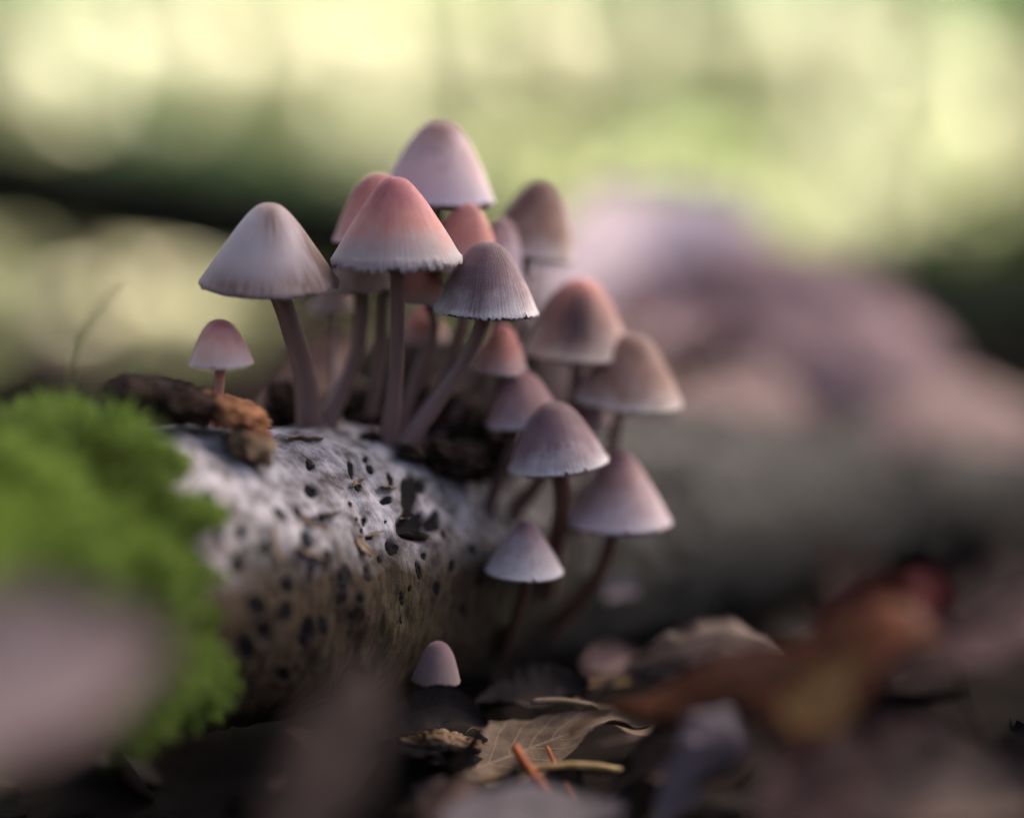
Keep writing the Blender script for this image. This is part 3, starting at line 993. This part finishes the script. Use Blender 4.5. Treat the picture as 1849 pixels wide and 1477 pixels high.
def leaf_mesh(spine, widths, wdir, mat, curl=0.25, seed=0, lobes=0, nu=44, nv=15, th=.00022, ruffle=.1):
    """a dry leaf: grid swept along a 3-D spine; wdir = directions of its half-width; curl cups it"""
    sp = spline(spine, nu)
    W = spline(np.asarray(widths, float)[:, None], nu)[:, 0].clip(0.0002)
    D = spline(wdir, nu)
    D /= np.linalg.norm(D, axis=1)[:, None]
    T = np.gradient(sp, axis=0)
    T /= np.linalg.norm(T, axis=1)[:, None]
    D = D - (D * T).sum(1)[:, None] * T
    D /= np.linalg.norm(D, axis=1)[:, None]
    Nn = np.cross(T, D)
    uu, vv = np.meshgrid(np.linspace(0, 1, nu), np.linspace(-1, 1, nv), indexing='ij')
    w = W[:, None] * (1 + 0.22 * lobes * np.sin(uu * lobes * 6.28 + seed) * np.sign(np.abs(vv)) if lobes else 1)
    w = w * (1 + 0.07 * vnoise(np.stack([uu * 24, vv * 0 + np.sign(vv), 0 * uu + seed], -1), 6))
    rf = ruffle * fbm(np.stack([uu * 5, vv * 1.6, 0 * uu + seed], -1), seed + 2, 3) * np.abs(vv) ** 1.5
    off = (curl * vv ** 2 + rf - 0.03 * np.exp(-(vv / .12) ** 2)) * W.max()
    P = sp[:, None, :] + D[:, None, :] * (vv * w)[..., None] + Nn[:, None, :] * off[..., None]
    n = nu * nv
    N3 = np.repeat(Nn[:, None, :], nv, 1).reshape(-1, 3)
    P = P.reshape(-1, 3)
    V = np.vstack([P + N3 * th / 2, P - N3 * th / 2])
    F = gridfaces(nu, nv) + [f[::-1] for f in gridfaces(nu, nv, off=n)]
    ed = [i * nv for i in range(nu)] + [(nu - 1) * nv + j for j in range(1, nv)] + [i * nv + nv - 1 for i in range(nu - 2, -1, -1)] + [j for j in range(nv - 2, 0, -1)]
    for q in range(len(ed)):
        e, f = ed[q], ed[(q + 1) % len(ed)]
        F.append((f, e, e + n, f + n))
    uv = np.stack([uu, vv, 0 * uu], -1).reshape(-1, 3)
    return V, F, {'leafuv': np.vstack([uv, uv])}, sp, T, mat


def leaf(label, pts, widths, wdirs, mat, petiole=True, cat='dry leaf', name='dry_leaf', **kw):
    """pts: (px, py, d); widths in metres; wdirs in world axes"""
    spine = [np.array(at(*q)) for q in pts]
    V, F, A, sp, T, mat = leaf_mesh(spine, widths, wdirs, mat, **kw)
    base = sp[0].copy()
    root = link(name, None, tuple(base))
    link('blade', mesh('blade', V - base, F, mat, attrs=A), parent=root)
    if petiole:
        pp = spline([sp[3], sp[0], sp[0] - T[0] * .006 + [0, 0, -.002], sp[0] - T[0] * .012 + [0, 0, -.005]], 14)
        V, F = tube(pp - base, np.linspace(.0004, .0006, 14), 8)
        link('leaf_stalk', mesh('leaf_stalk', V, F, mat), parent=root)
    tag(root, label, cat, 'fallen dry leaves')
    return root


Z = (0, 0, 1)
Yv = (0, 1, 0)
leaf('pale pinkish curled leaf standing close in front of the mossy log end', [(-620, 1500, .222), (-330, 1330, .223), (-80, 1220, .224), (120, 1190, .225), (285, 1150, .227)], [.003, .009, .0095, .0078, .0022], [(.2, .3, 1), (.1, .3, 1), (.05, .3, 1), (0, .3, 1), (0, .3, 1)], D_BGE, curl=.2, seed=1)
leaf('dim pinkish-brown leaf leaning on the foot of the log face', [(500, 1560, .246), (570, 1430, .250), (625, 1310, .254), (660, 1190, .258)], [.003, .0052, .0056, .0015], [(1, 0, .1), (1, .2, .1), (1, .2, .2), (1, 0, 0)], D_BRD, curl=.25, seed=2)
leaf('curled taupe leaf with its edge rolled into a wave', [(805, 1400, .340), (870, 1382, .345), (950, 1352, .350), (1030, 1322, .353), (1090, 1304, .354), (1150, 1310, .355), (1196, 1300, .354)], [.001, .0060, .0085, .0052, .0028, .0022, .0003], [(.1, 1, .25), (.1, 1, .5), (.1, 1, .42), (0, 1, .35), (0, 1, .1), (0, 1, .5), (0, 1, .6)], D_BRN, curl=.12, seed=3, ruffle=.16)
leaf('small twisted leaf tip behind the curled taupe leaf', [(1064, 1272, .358), (1110, 1296, .359), (1170, 1318, .358), (1245, 1338, .357)], [.0005, .0022, .0022, .0004], [(0, .8, .6), (0, .8, .5), (0, .8, .6), (0, .8, .4)], D_BRN, curl=.3, seed=4)
leaf('pale lavender leaf lying flat below the curled taupe leaf', [(760, 1540, .290), (890, 1500, .295), (1010, 1472, .302), (1130, 1462, .308)], [.002, .009, .008, .001], [(.3, 1, .1)] * 4, D_LAVD, curl=.15, seed=5)
leaf('pale lavender leaf standing upright beside the curled taupe leaf', [(1200, 1470, .312), (1245, 1400, .311), (1288, 1340, .310), (1275, 1278, .311)], [.002, .0040, .0052, .0040], [(1, .3, -.25), (1, .3, -.2), (1, .3, .05), (1, .3, .1)], D_LAV, curl=.1, seed=6, ruffle=.3)
leaf('long orange-brown leaf arched over the dark litter', [(1110, 1268, .315), (1200, 1262, .305), (1290, 1225, .296), (1370, 1215, .291), (1455, 1245, .287), (1540, 1160, .285), (1620, 1120, .285), (1710, 1150, .288)], [.001, .0030, .0040, .0050, .0072, .0056, .004, .001], [(0, 1, .5), (0, 1, .5), (0, .8, .9), (0, .7, 1), (.1, .4, 1), (.3, .4, 1), (0, .7, 1), (0, .7, 1)], D_ORG, curl=-.2, seed=7, ruffle=.3)
leaf('dark red rounded leaf rising behind the orange-brown leaf', [(1470, 1250, .300), (1530, 1160, .303), (1590, 1095, .305), (1650, 1070, .305), (1710, 1130, .304)], [.002, .0056, .0062, .0050, .001], [(.7, .4, .7), (.7, .4, .7), (.8, .5, .3), (.8, .5, .0), (1, 0, 0)], D_RED, curl=.3, seed=8)
leaf('yellowish-tan leaf tip drooping under the orange-brown leaf', [(1560, 1190, .284), (1500, 1240, .283), (1450, 1290, .282), (1440, 1325, .281)], [.002, .0045, .0035, .0004], [(1, .2, .5), (1, .2, .3), (1, .2, .2), (1, 0, 0)], D_TAN, curl=.2, seed=9)
leaf('long mauve-brown leaf reaching out beyond the orange-brown leaf', [(1600, 1230, .29), (1700, 1180, .29), (1800, 1140, .292), (1900, 1090, .296), (2000, 1050, .30)], [.002, .005, .0055, .006, .004], [(0, .8, .6), (0, .9, .4), (0, .8, .6), (0, .8, .6), (0, 1, .3)], D_MAR, curl=.2, seed=10)
leaf('dark maroon leaf lying in the near litter below the orange leaf', [(1380, 1500, .285), (1500, 1440, .288), (1620, 1390, .292), (1740, 1330, .30)], [.004, .010, .010, .002], [(.2, 1, .5)] * 4, D_MAR, curl=.2, seed=11)
leaf('very dark leaf curling up below the mauve-brown leaf', [(1760, 1480, .30), (1800, 1420, .302), (1850, 1370, .304), (1900, 1350, .306)], [.003, .005, .006, .003], [(.6, .8, .2)] * 4, D_DRK, curl=.4, seed=12)
leaf('blackish leaf added for the dark void at the foot of the tiny mauve mushroom', [(690, 1330, .340), (745, 1290, .341), (810, 1276, .342), (880, 1310, .342)], [.001, .0032, .0034, .0006], [(0, .4, 1)] * 4, D_DRK, curl=.3, seed=33)  # dark shape added where there is only a black void
leaf('dull brown leaf curling beneath the orange-brown leaf', [(1150, 1400, .325), (1260, 1370, .318), (1380, 1350, .312), (1500, 1370, .308)], [.002, .006, .006, .001], [(.1, .9, .4), (.1, .8, .6), (.1, .8, .6), (0, .8, .6)], D_BRD, curl=.4, seed=41, ruffle=.3)
leaf('dull brown leaf humped behind the narrow end of the orange-brown leaf', [(1130, 1210, .375), (1230, 1170, .375), (1330, 1160, .375), (1420, 1190, .375)], [.002, .006, .007, .002], [(.1, .7, .7)] * 4, D_BRD, curl=-.4, seed=42, ruffle=.3)
leaf('dull brown leaf standing behind the mauve-brown leaf', [(1700, 1120, .43), (1770, 1085, .435), (1840, 1060, .44), (1920, 1040, .44)], [.003, .007, .007, .003], [(.4, .5, .8)] * 4, D_BRD, curl=.35, seed=43, ruffle=.3)
leaf('very dark leaf folded on the litter beside the tiny mauve mushroom', [(860, 1290, .365), (930, 1262, .367), (1000, 1248, .37), (1060, 1255, .37)], [.001, .0045, .005, .001], [(0, .9, .5)] * 4, D_DRK, curl=.4, seed=44, ruffle=.3)
leaf('dull brown leaf on the near litter beside the dark maroon leaf', [(1560, 1500, .275), (1660, 1450, .278), (1760, 1430, .282), (1860, 1440, .285)], [.003, .007, .007, .003], [(.2, .8, .6)] * 4, D_BRD, curl=.35, seed=45, ruffle=.3)
leaf('small pale leaf scrap on the dark litter below the orange leaf', [(1545, 1350, .36), (1580, 1357, .36), (1620, 1352, .36)], [.0005, .0016, .0005], [(0, 1, .5)] * 3, D_BRN, petiole=False, curl=.3, seed=13)
leaf('small pale leaf scrap below the pinkish-mauve mushroom', [(1065, 1078, .41), (1100, 1062, .41), (1150, 1068, .41)], [.001, .0028, .001], [(0, .6, .8)] * 3, D_LAV, petiole=False, curl=.3, seed=14)
leaf('tiny pinkish leaf scrap behind the curled taupe leaf', [(1005, 1250, .37), (1030, 1262, .37), (1052, 1275, .37)], [.0004, .0012, .0004], [(0, 1, .5)] * 3, D_PINK, petiole=False, curl=.3, seed=15)
leaf('dull pink leaf on the far litter beneath the low mushrooms', [(1060, 1215, .40), (1100, 1195, .40), (1150, 1185, .40)], [.001, .004, .001], [(0, .8, .7)] * 3, D_PINK, petiole=False, curl=.3, seed=16)
# big pale leaves caught behind the log
leaf('large pale lavender leaf caught behind the log, highest of its heap', [(990, 560, .58), (1070, 470, .60), (1170, 420, .62), (1290, 420, .62), (1400, 480, .61)], [.004, .014, .018, .016, .004], [(.2, .7, .8), (.2, .7, .85), (.1, .7, .9), (0, .7, .9), (0, .7, .9)], D_PAL, curl=-.15, seed=17)
leaf('broad dull pink leaf sloping down onto the log behind the mushrooms', [(1290, 450, .61), (1400, 520, .60), (1520, 600, .595), (1610, 675, .59), (1690, 790, .58)], [.006, .019, .025, .022, .006], [(.3, .5, .9), (.4, .5, .9), (.4, .5, .9), (.5, .5, .8), (.5, .5, .8)], D_PAL2, curl=-.2, seed=18, ruffle=.35)
leaf('dusky mauve leaf crumpled under the pale lavender leaf', [(1060, 640, .55), (1140, 585, .555), (1230, 560, .56), (1310, 570, .565)], [.004, .011, .012, .003], [(.2, .6, .8)] * 4, D_PAL2, curl=.3, seed=28, ruffle=.35)
leaf('mauve-brown leaf lying on the log between the pale leaves and the mushrooms', [(1180, 800, .50), (1280, 740, .51), (1390, 720, .52), (1480, 760, .53)], [.003, .011, .012, .003], [(.2, .7, .7)] * 4, D_PINK, curl=-.25, seed=29, ruffle=.3)
leaf('dim mauve leaf behind the broad brown mushroom', [(1040, 800, .47), (1090, 700, .475), (1130, 620, .48), (1180, 570, .485)], [.004, .012, .012, .002], [(1, .3, .2)] * 4, D_PINK, curl=.2, seed=19)
leaf('purplish leaf on top of the log under the pale leaves', [(1230, 790, .52), (1330, 760, .52), (1420, 740, .525), (1520, 760, .53)], [.003, .009, .009, .003], [(.2, .8, .6)] * 4, D_MAR, curl=-.2, seed=20)
leaf('greyish mauve leaf lying over the far part of the log', [(1560, 800, .55), (1680, 730, .56), (1800, 740, .57), (1920, 790, .58)], [.004, .012, .012, .004], [(.2, .8, .6)] * 4, D_PINK, curl=-.2, seed=21)
leaf('dull pink leaf wedged behind the stems on top of the log', [(500, 705, .40), (560, 670, .405), (620, 640, .41), (660, 600, .415)], [.002, .0055, .006, .001], [(.4, .2, 1)] * 4, D_PINK, curl=.15, seed=22)
leaf('dark brown leaf slanting behind the straight stem on the log', [(600, 770, .395), (670, 700, .40), (740, 650, .405), (840, 600, .41)], [.002, .006, .006, .001], [(.5, .2, -1)] * 4, D_DRK, curl=.15, seed=23)
leaf('dark leaf slanting between the straight stem and the slanting stem', [(720, 800, .40), (780, 720, .40), (840, 660, .405), (900, 620, .41)], [.002, .006, .005, .001], [(.6, .2, -.8)] * 4, D_DRK, curl=.15, seed=24)

# needle, straw and twigs beside the sharp leaf
M_needle = mat_simple('russet_needle', srgb(120, 58, 34), srgb(170, 92, 54), 500, .5)
M_straw = mat_simple('straw', srgb(120, 96, 62), srgb(176, 148, 104), 500, .5)


def rod(name, label, cat, pts, r0, r1, mat):
    path = spline([np.array(at(*q)) for q in pts], 24)
    b = path[0].copy()
    V, F = tube(path - b, np.linspace(r0, r1, 24), 10, True, .08, 3)
    tag(link(name, mesh(name, V, F, mat), tuple(b)), label, cat)


rod('pine_needle', 'short russet needle stuck through the litter at the taupe leaf', 'needle', [(930, 1350, .338), (965, 1400, .332), (1030, 1462, .324)], .0008, .0006, M_needle)
rod('straw', 'curved straw blade crossing below the taupe leaf', 'straw', [(860, 1412, .336), (960, 1388, .336), (1060, 1382, .337), (1165, 1400, .338)], .0005, .0007, M_straw)
rod('twig', 'thin red-brown twig beside the russet needle', 'twig', [(988, 1348, .345), (1012, 1400, .338), (1048, 1450, .332)], .0003, .0004, M_needle)
rod('twig', 'dark bent twig hanging below the mauve-brown leaf', 'twig', [(1725, 1190, .315), (1745, 1270, .315), (1775, 1330, .315), (1770, 1400, .315)], .0006, .0005, M_chunk_d)
rod('twig', 'thin dark twig rising between the upright lavender leaf and the orange leaf', 'twig', [(1330, 1420, .33), (1390, 1360, .332), (1430, 1290, .335)], .0005, .0003, M_chunk_d)
rod('twig', 'thin pale twig lying on the litter below the low mushrooms', 'twig', [(1000, 1225, .385), (1080, 1235, .385), (1190, 1222, .388)], .0005, .0004, M_straw)
chunk('rough pale crumb of bark beside the taupe leaf', 800, 1336, .345, 120, 22, .008, 4, M_chunk_t, 41).pop('group', None)

# ------------------------------------------------------------------ leaf litter nobody could count
def litter(n, x0, x1, y0, y1, size, zmax, mat, label, seed, skip_log=True, tilt=.5):
    r = np.random.default_rng(seed)
    X = r.uniform(x0, x1, n)
    Y = r.uniform(y0, y1, n)
    if skip_log:
        ax = axis_pt(Y)[:, 0]
        k = np.abs(X - ax) > 0.026
        X, Y = X[k], Y[k]
    n = len(X)
    Zg = ground_h(X, Y) + r.uniform(.000, zmax, n)
    yaw = r.uniform(0, 2 * np.pi, n)
    L = r.uniform(.6, 1.3, n) * size
    W = L * r.uniform(.3, .5, n)
    cur = r.uniform(-.35, .35, n)
    tl = r.normal(0, tilt, (n, 2))
    us = np.linspace(-1, 1, 7)
    vsn = np.array([-1, -.5, 0, .5, 1])
    Vs, Fs, Rn = [], [], []
    gf = gridfaces(7, 5)
    for k in range(n):
        u, v = np.meshgrid(us, vsn, indexing='ij')
        w = np.sqrt(np.clip(1 - np.abs(u) ** 2.2, 0.01, 1))
        lx = u * L[k] * .5
        ly = v * w * W[k] * .5
        lz = cur[k] * L[k] * .5 * (u ** 2) + cur[k] * W[k] * v ** 2 * .5
        lz = lz + tl[k, 0] * lx + tl[k, 1] * ly
        c, s = math.cos(yaw[k]), math.sin(yaw[k])
        q = np.stack([X[k] + lx * c - ly * s, Y[k] + lx * s + ly * c, Zg[k] + lz], -1).reshape(-1, 3)
        Vs.append(q)
        Fs += [tuple(i + 35 * k for i in f) for f in gf]
        Rn.append(np.full(35, r.uniform(0, 1)))
    o = link('leaf_litter', mesh('leaf_litter', np.vstack(Vs), Fs, mat, True, {'rnd': np.concatenate(Rn)}))
    tag(o, label, 'leaf litter', kind='stuff')
    return o


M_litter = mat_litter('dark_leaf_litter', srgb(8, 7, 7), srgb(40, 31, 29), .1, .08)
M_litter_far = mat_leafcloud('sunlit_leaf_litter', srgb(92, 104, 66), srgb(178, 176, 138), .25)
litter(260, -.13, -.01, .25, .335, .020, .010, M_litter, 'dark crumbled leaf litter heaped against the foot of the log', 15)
litter(1100, -.25, .45, .16, .85, .028, .006, M_litter, 'dark moist leaf litter covering the floor round the log', 5)
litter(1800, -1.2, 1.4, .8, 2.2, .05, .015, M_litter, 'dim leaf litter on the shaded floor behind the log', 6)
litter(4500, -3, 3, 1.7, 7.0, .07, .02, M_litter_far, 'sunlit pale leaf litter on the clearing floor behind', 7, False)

M_hilite = mat_leafcloud('highlight_leaves', srgb(206, 198, 158), srgb(240, 232, 204), .3)  # near-white colour stands in for sun patches on the floor
for k, (px, py, n_, lb) in enumerate([(55, 520, 13, 'patch of near-white leaves added as a sun patch on the floor below the dark branch'), (290, 545, 9, 'scatter of near-white leaves added as sun spots on the floor behind the small pink mushroom')]):
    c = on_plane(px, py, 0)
    litter(n_, c.x - .07, c.x + .07, c.y - .12, c.y + .12, .05, .03, M_hilite, lb, 200 + k, False, .6)

# ------------------------------------------------------------------ background plants
def leaf_cloud(cen, rad, n, size, seed, holes=(), clump=26, zmin=0.0):
    r = np.random.default_rng(seed)
    cc = r.normal(0, 1, (clump, 3))
    cc /= np.linalg.norm(cc, axis=1)[:, None]
    cc = cc * (r.uniform(.2, 1, clump) ** .5)[:, None]
    k = r.integers(0, clump, n)
    P = cc[k] * .85 + r.normal(0, .20, (n, 3))
    P = np.asarray(cen) + P * np.asarray(rad)
    P = P[P[:, 2] > zmin]
    for (hc, hr) in holes:
        P = P[np.linalg.norm((P - np.asarray(hc)) / np.asarray(hr), axis=1) > 1]
    n = len(P)
    a = r.normal(0, 1, (n, 3))
    a /= np.linalg.norm(a, axis=1)[:, None]
    b = np.cross(a, r.normal(0, 1, (n, 3)))
    b /= np.linalg.norm(b, axis=1)[:, None]
    nn = np.cross(a, b)
    L = (size * r.uniform(.6, 1.3, n))[:, None]
    V = np.stack([P - a * L * .5, P + b * L * .26 + nn * L * .08, P + a * L * .5, P - b * L * .26 + nn * L * .08], 1).reshape(-1, 3)
    F = []
    for q in range(n):
        F.append((4 * q, 4 * q + 1, 4 * q + 2))
        F.append((4 * q, 4 * q + 2, 4 * q + 3))
    return V, F, np.repeat(r.uniform(0, 1, n), 4), P


M_wood = mat_simple('shrub_wood', srgb(50, 44, 36), srgb(90, 80, 66), 30, .9, .6, .01)
G_YEL = mat_leafcloud('foliage_yellow_green', srgb(106, 122, 82), srgb(176, 182, 136), .5)
G_MID = mat_leafcloud('foliage_mid_green', srgb(78, 106, 68), srgb(142, 166, 118), .5)
G_BLU = mat_leafcloud('foliage_blue_green', srgb(112, 140, 116), srgb(192, 210, 178), .5)
G_DRK = mat_leafcloud('foliage_dark_green', srgb(22, 40, 18), srgb(50, 76, 34), .3)
G_HILITE = mat_leafcloud('foliage_highlight', srgb(236, 233, 222), srgb(250, 247, 238), .45)  # near-white leaves stand in for small spots of bright light


def shrub(name, label, cat, x, y, h, rad, n, size, mat, seed, zmin=.03, trunk_r=.02, cz=None, group='shrubs in the clearing behind', stems=4):
    root = link(name, None, (x, y, 0))
    V, F, rn, P = leaf_cloud((0, 0, cz if cz else h * .55), rad, n, size, seed, zmin=zmin)
    tag(link('crown', mesh('crown', V, F, mat, False, {'rnd': rn}), parent=root), kind='stuff')
    r = random.Random(seed)
    for k in range(stems):
        tip = P[r.randrange(len(P))]
        b = np.array([r.uniform(-.04, .04), r.uniform(-.04, .04), -.03])
        mid = (b + tip) / 2 + np.array([r.uniform(-.06, .06), r.uniform(-.06, .06), .1 * h])
        V, F = tube(spline([b, mid, tip], 14), np.linspace(trunk_r, trunk_r * .3, 14), 8, True, .1, seed)
        link('trunk' if stems == 1 else 'stem', mesh('stem', V, F, M_wood), parent=root)
    tag(root, label, cat, group)
    return root


def bgx(px, y):
    return (px - 924.5) / K * y


SH = [
    ('yellow-green sunlit shrub behind the mossy log end', 250, 6.0, 1.5, (.42, .5, .75), 2000, .07, G_YEL, 101, [(340, 70, 24), (250, 30, 14), (300, 170, 12)]),
    ('light green shrub with leaf clusters added as light highlights behind the grey mushroom', 560, 6.4, 1.5, (.40, .5, .75), 1700, .07, G_YEL, 102, [(530, 130, 72), (575, 45, 50), (490, 190, 34), (450, 60, 30), (600, 190, 24)]),
    ('straw-coloured shrub behind the tall pale mushroom', 850, 6.6, 1.4, (.36, .5, .7), 1600, .07, G_YEL, 103, [(800, 265, 48), (690, 40, 40), (890, 70, 42), (970, 150, 22)]),
    ('fresh green shrub between the straw-coloured and the blue-green ones', 1120, 6.2, 1.5, (.38, .5, .75), 2000, .07, G_MID, 104, [(1090, 60, 22), (1150, 190, 14), (1040, 20, 16)]),
    ('blue-green shrub above the heap of pale leaves', 1400, 6.2, 1.5, (.45, .5, .75), 1800, .07, G_BLU, 105, [(1290, 60, 46), (1370, 110, 42), (1450, 40, 34), (1260, 150, 20), (1500, 180, 16)]),
    ('light green shrub behind the far end of the log', 1720, 5.6, 1.4, (.45, .5, .7), 2200, .07, G_MID, 106, [(1650, 380, 36), (1530, 345, 26), (1640, 90, 24), (1760, 190, 18), (1720, 300, 16)]),
    ('green shrub with leaf clusters added as light highlights behind the moss stalk', 40, 5.6, 1.3, (.38, .4, .6), 1500, .07, G_MID, 107, [(100, 130, 44), (30, 90, 30), (130, 200, 28)]),
]
for (lb, px, y, h, rad, n, size, mat, sd, hi) in SH:
    root = shrub('shrub', lb, 'shrub', bgx(px, y), y, h, rad, n, size, mat, sd)
    hs = []
    hrnd = random.Random(sd)
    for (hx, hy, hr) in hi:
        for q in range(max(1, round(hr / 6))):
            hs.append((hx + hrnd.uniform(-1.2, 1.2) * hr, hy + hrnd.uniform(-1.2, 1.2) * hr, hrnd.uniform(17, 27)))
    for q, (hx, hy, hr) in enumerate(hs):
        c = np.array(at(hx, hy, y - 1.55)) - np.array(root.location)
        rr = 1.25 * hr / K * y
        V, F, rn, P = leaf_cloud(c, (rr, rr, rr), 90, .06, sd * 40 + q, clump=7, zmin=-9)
        cl = tag(link('highlight_cluster', mesh('highlight_cluster', V, F, G_HILITE, False, {'rnd': rn}), parent=root), kind='stuff')
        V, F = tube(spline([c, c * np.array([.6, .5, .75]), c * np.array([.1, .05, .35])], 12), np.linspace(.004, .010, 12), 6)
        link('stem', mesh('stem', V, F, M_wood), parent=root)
# dark low plants
shrub('low_plant', 'dark green low plant behind the far part of the log', 'plant', bgx(1800, 1.45), 1.45, .11, (.12, .12, .055), 900, .022, G_DRK, 120, .0, .003, cz=.045, group='dark low plants')
shrub('low_plant', 'dark green low plant behind the dead branch near the grey mushroom', 'plant', bgx(290, 1.9), 1.9, .18, (.15, .12, .075), 2600, .03, G_DRK, 121, .0, .003, cz=.085, group='dark low plants')
shrub('low_plant', 'dark green low plant behind the dead branch and the rose-centred mushroom', 'plant', bgx(640, 2.0), 2.0, .13, (.12, .10, .055), 1600, .03, G_DRK, 122, .0, .003, cz=.055, group='dark low plants')

# a dead branch slanting from the added tree down to the floor behind the log
M_far = mat_simple('dark_mossy_branch', srgb(9, 10, 7), srgb(30, 34, 20), 40, .95, .8, .004)
pa = [np.array((-.80, .44, .30)), np.array((-.62, .80, .19)), np.array(at(-330, 285, 1.08)), np.array(at(0, 338, 1.07)), np.array(at(600, 425, 1.05)), np.array(at(1200, 530, 1.02)), np.array(at(1850, 630, .98)), np.array(at(2300, 690, .95))]
path = spline(pa, 90)
V, F = tube(path - pa[0], np.interp(np.linspace(0, 1, 90), [0, .3, .6, .85, 1], [.034, .033, .029, .024, .016]), 32, True, .12, 7)
br = link('dead_branch', None, tuple(pa[0]))
link('branch', mesh('branch', V, F, M_far), parent=br)
V, F = tube(spline([path[60] - pa[0], path[60] - pa[0] + [.03, .05, .03], path[60] - pa[0] + [.05, .12, .04]], 12), np.linspace(.010, .004, 12), 10, True, .1, 3)
link('side_twig', mesh('side_twig', V, F, M_far), parent=br)
tag(br, 'dark mossy dead branch slanting across behind all the mushrooms', 'branch')

for k, (px, y, lb) in enumerate([(1545, 4.6, 'slender grey sapling trunk before the blue-green shrub'), (1010, 5.0, 'slender sapling trunk beside the straw-coloured shrub'), (300, 5.2, 'slender dark sapling trunk before the yellow-green shrub')]):
    t_root = link('sapling', None, (bgx(px, y), y, 0))
    V, F = tube(spline([(0, 0, -.05), (.02, 0, .6), (-.02, .02, 1.4), (.02, .03, 2.4)], 40), np.linspace(.045, .02, 40), 16, True, .06, 50 + k)
    link('trunk', mesh('trunk', V, F, M_wood), parent=t_root)
    V, F, rn, P = leaf_cloud((0, 0, 2.5), (.5, .5, .5), 500, .08, 150 + k)
    tag(link('crown', mesh('crown', V, F, G_MID, False, {'rnd': rn}), parent=t_root), kind='stuff')
    tag(t_root, lb, 'sapling', 'saplings in the clearing')

# trunk at the right edge
t_root = link('tree', None, (bgx(1905, 3.4), 3.4, 0))
V, F = tube(spline([(0, 0, -.05), (.01, 0, .8), (-.02, .02, 2.2), (.03, .05, 4.2)], 50), np.linspace(.07, .035, 50), 24, True, .06, 4)
link('trunk', mesh('trunk', V, F, M_wood), parent=t_root)
V, F, rn, P = leaf_cloud((0, 0, 4.4), (.9, .9, .9), 3500, .09, 130)
tag(link('crown', mesh('crown', V, F, G_MID, False, {'rnd': rn}), parent=t_root), kind='stuff')
tag(t_root, 'slender dark tree trunk beyond the far end of the log', 'tree', 'trees round the clearing')

# tree added out of view, its crown shades the log from the sun
sh_c = Vector((0.14, 0.50, 0)) + to_sun * 5.2
t_root = link('tree', None, (sh_c.x + .2, sh_c.y, 0))
V, F = tube(spline([(0, 0, -.05), (.02, .02, 1.2), (-.1, 0, 2.4), (-.2, 0, sh_c.z)], 40), np.linspace(.09, .04, 40), 20, True, .06, 5)
link('trunk', mesh('trunk', V, F, M_wood), parent=t_root)
V, F, rn, P = leaf_cloud((-.2, 0, sh_c.z), (.72, .72, .62), 20000, .10, 131, clump=70)
tag(link('crown', mesh('crown', V, F, G_MID, False, {'rnd': rn}), parent=t_root), kind='stuff')
tag(t_root, 'leafy tree added out of view, its crown shades the log', 'tree', 'trees round the clearing')

# broad tree added out of view to block light from the left and above
t_root = link('tree', None, (-.85, .10, 0))
V, F = tube(spline([(0, 0, -.1), (.0, 0, .3), (-.03, .02, 1.4), (-.1, -.05, 3.6)], 60), np.concatenate([np.linspace(.30, .22, 12), np.linspace(.22, .12, 48)]), 40, True, .07, 15)
link('trunk', mesh('trunk', V, F, M_wood), parent=t_root)
for k, (bx, by, bz) in enumerate([(.9, -.7, 3.6), (.9, .5, 3.6), (-.5, -.6, 3.7)]):
    V, F = tube(spline([(-.05, 0, 2.0), (bx * .5, by * .5, 2.9), (bx, by, bz)], 20), np.linspace(.07, .02, 20), 12, True, .08, k)
    link('limb', mesh('limb', V, F, M_wood), parent=t_root)
V, F, rn, P = leaf_cloud((.35, -.20, 3.5), (1.45, 1.35, .75), 22000, .12, 133, clump=80)
tag(link('crown', mesh('crown', V, F, G_MID, False, {'rnd': rn}), parent=t_root), kind='stuff')
tag(t_root, 'broad tree added out of view to block light, the dark dead branch leans on it', 'tree', 'trees round the clearing')

# the wood beyond
V, F, rn, P = leaf_cloud((0, 16, 2.5), (9, 2.0, 2.6), 3500, .24, 140, clump=120, zmin=.0)
tag(link('far_wood', mesh('far_wood', V, F, G_MID, False, {'rnd': rn})), 'blurred sunlit green wood closing the clearing in the distance', 'wood', kind='stuff')
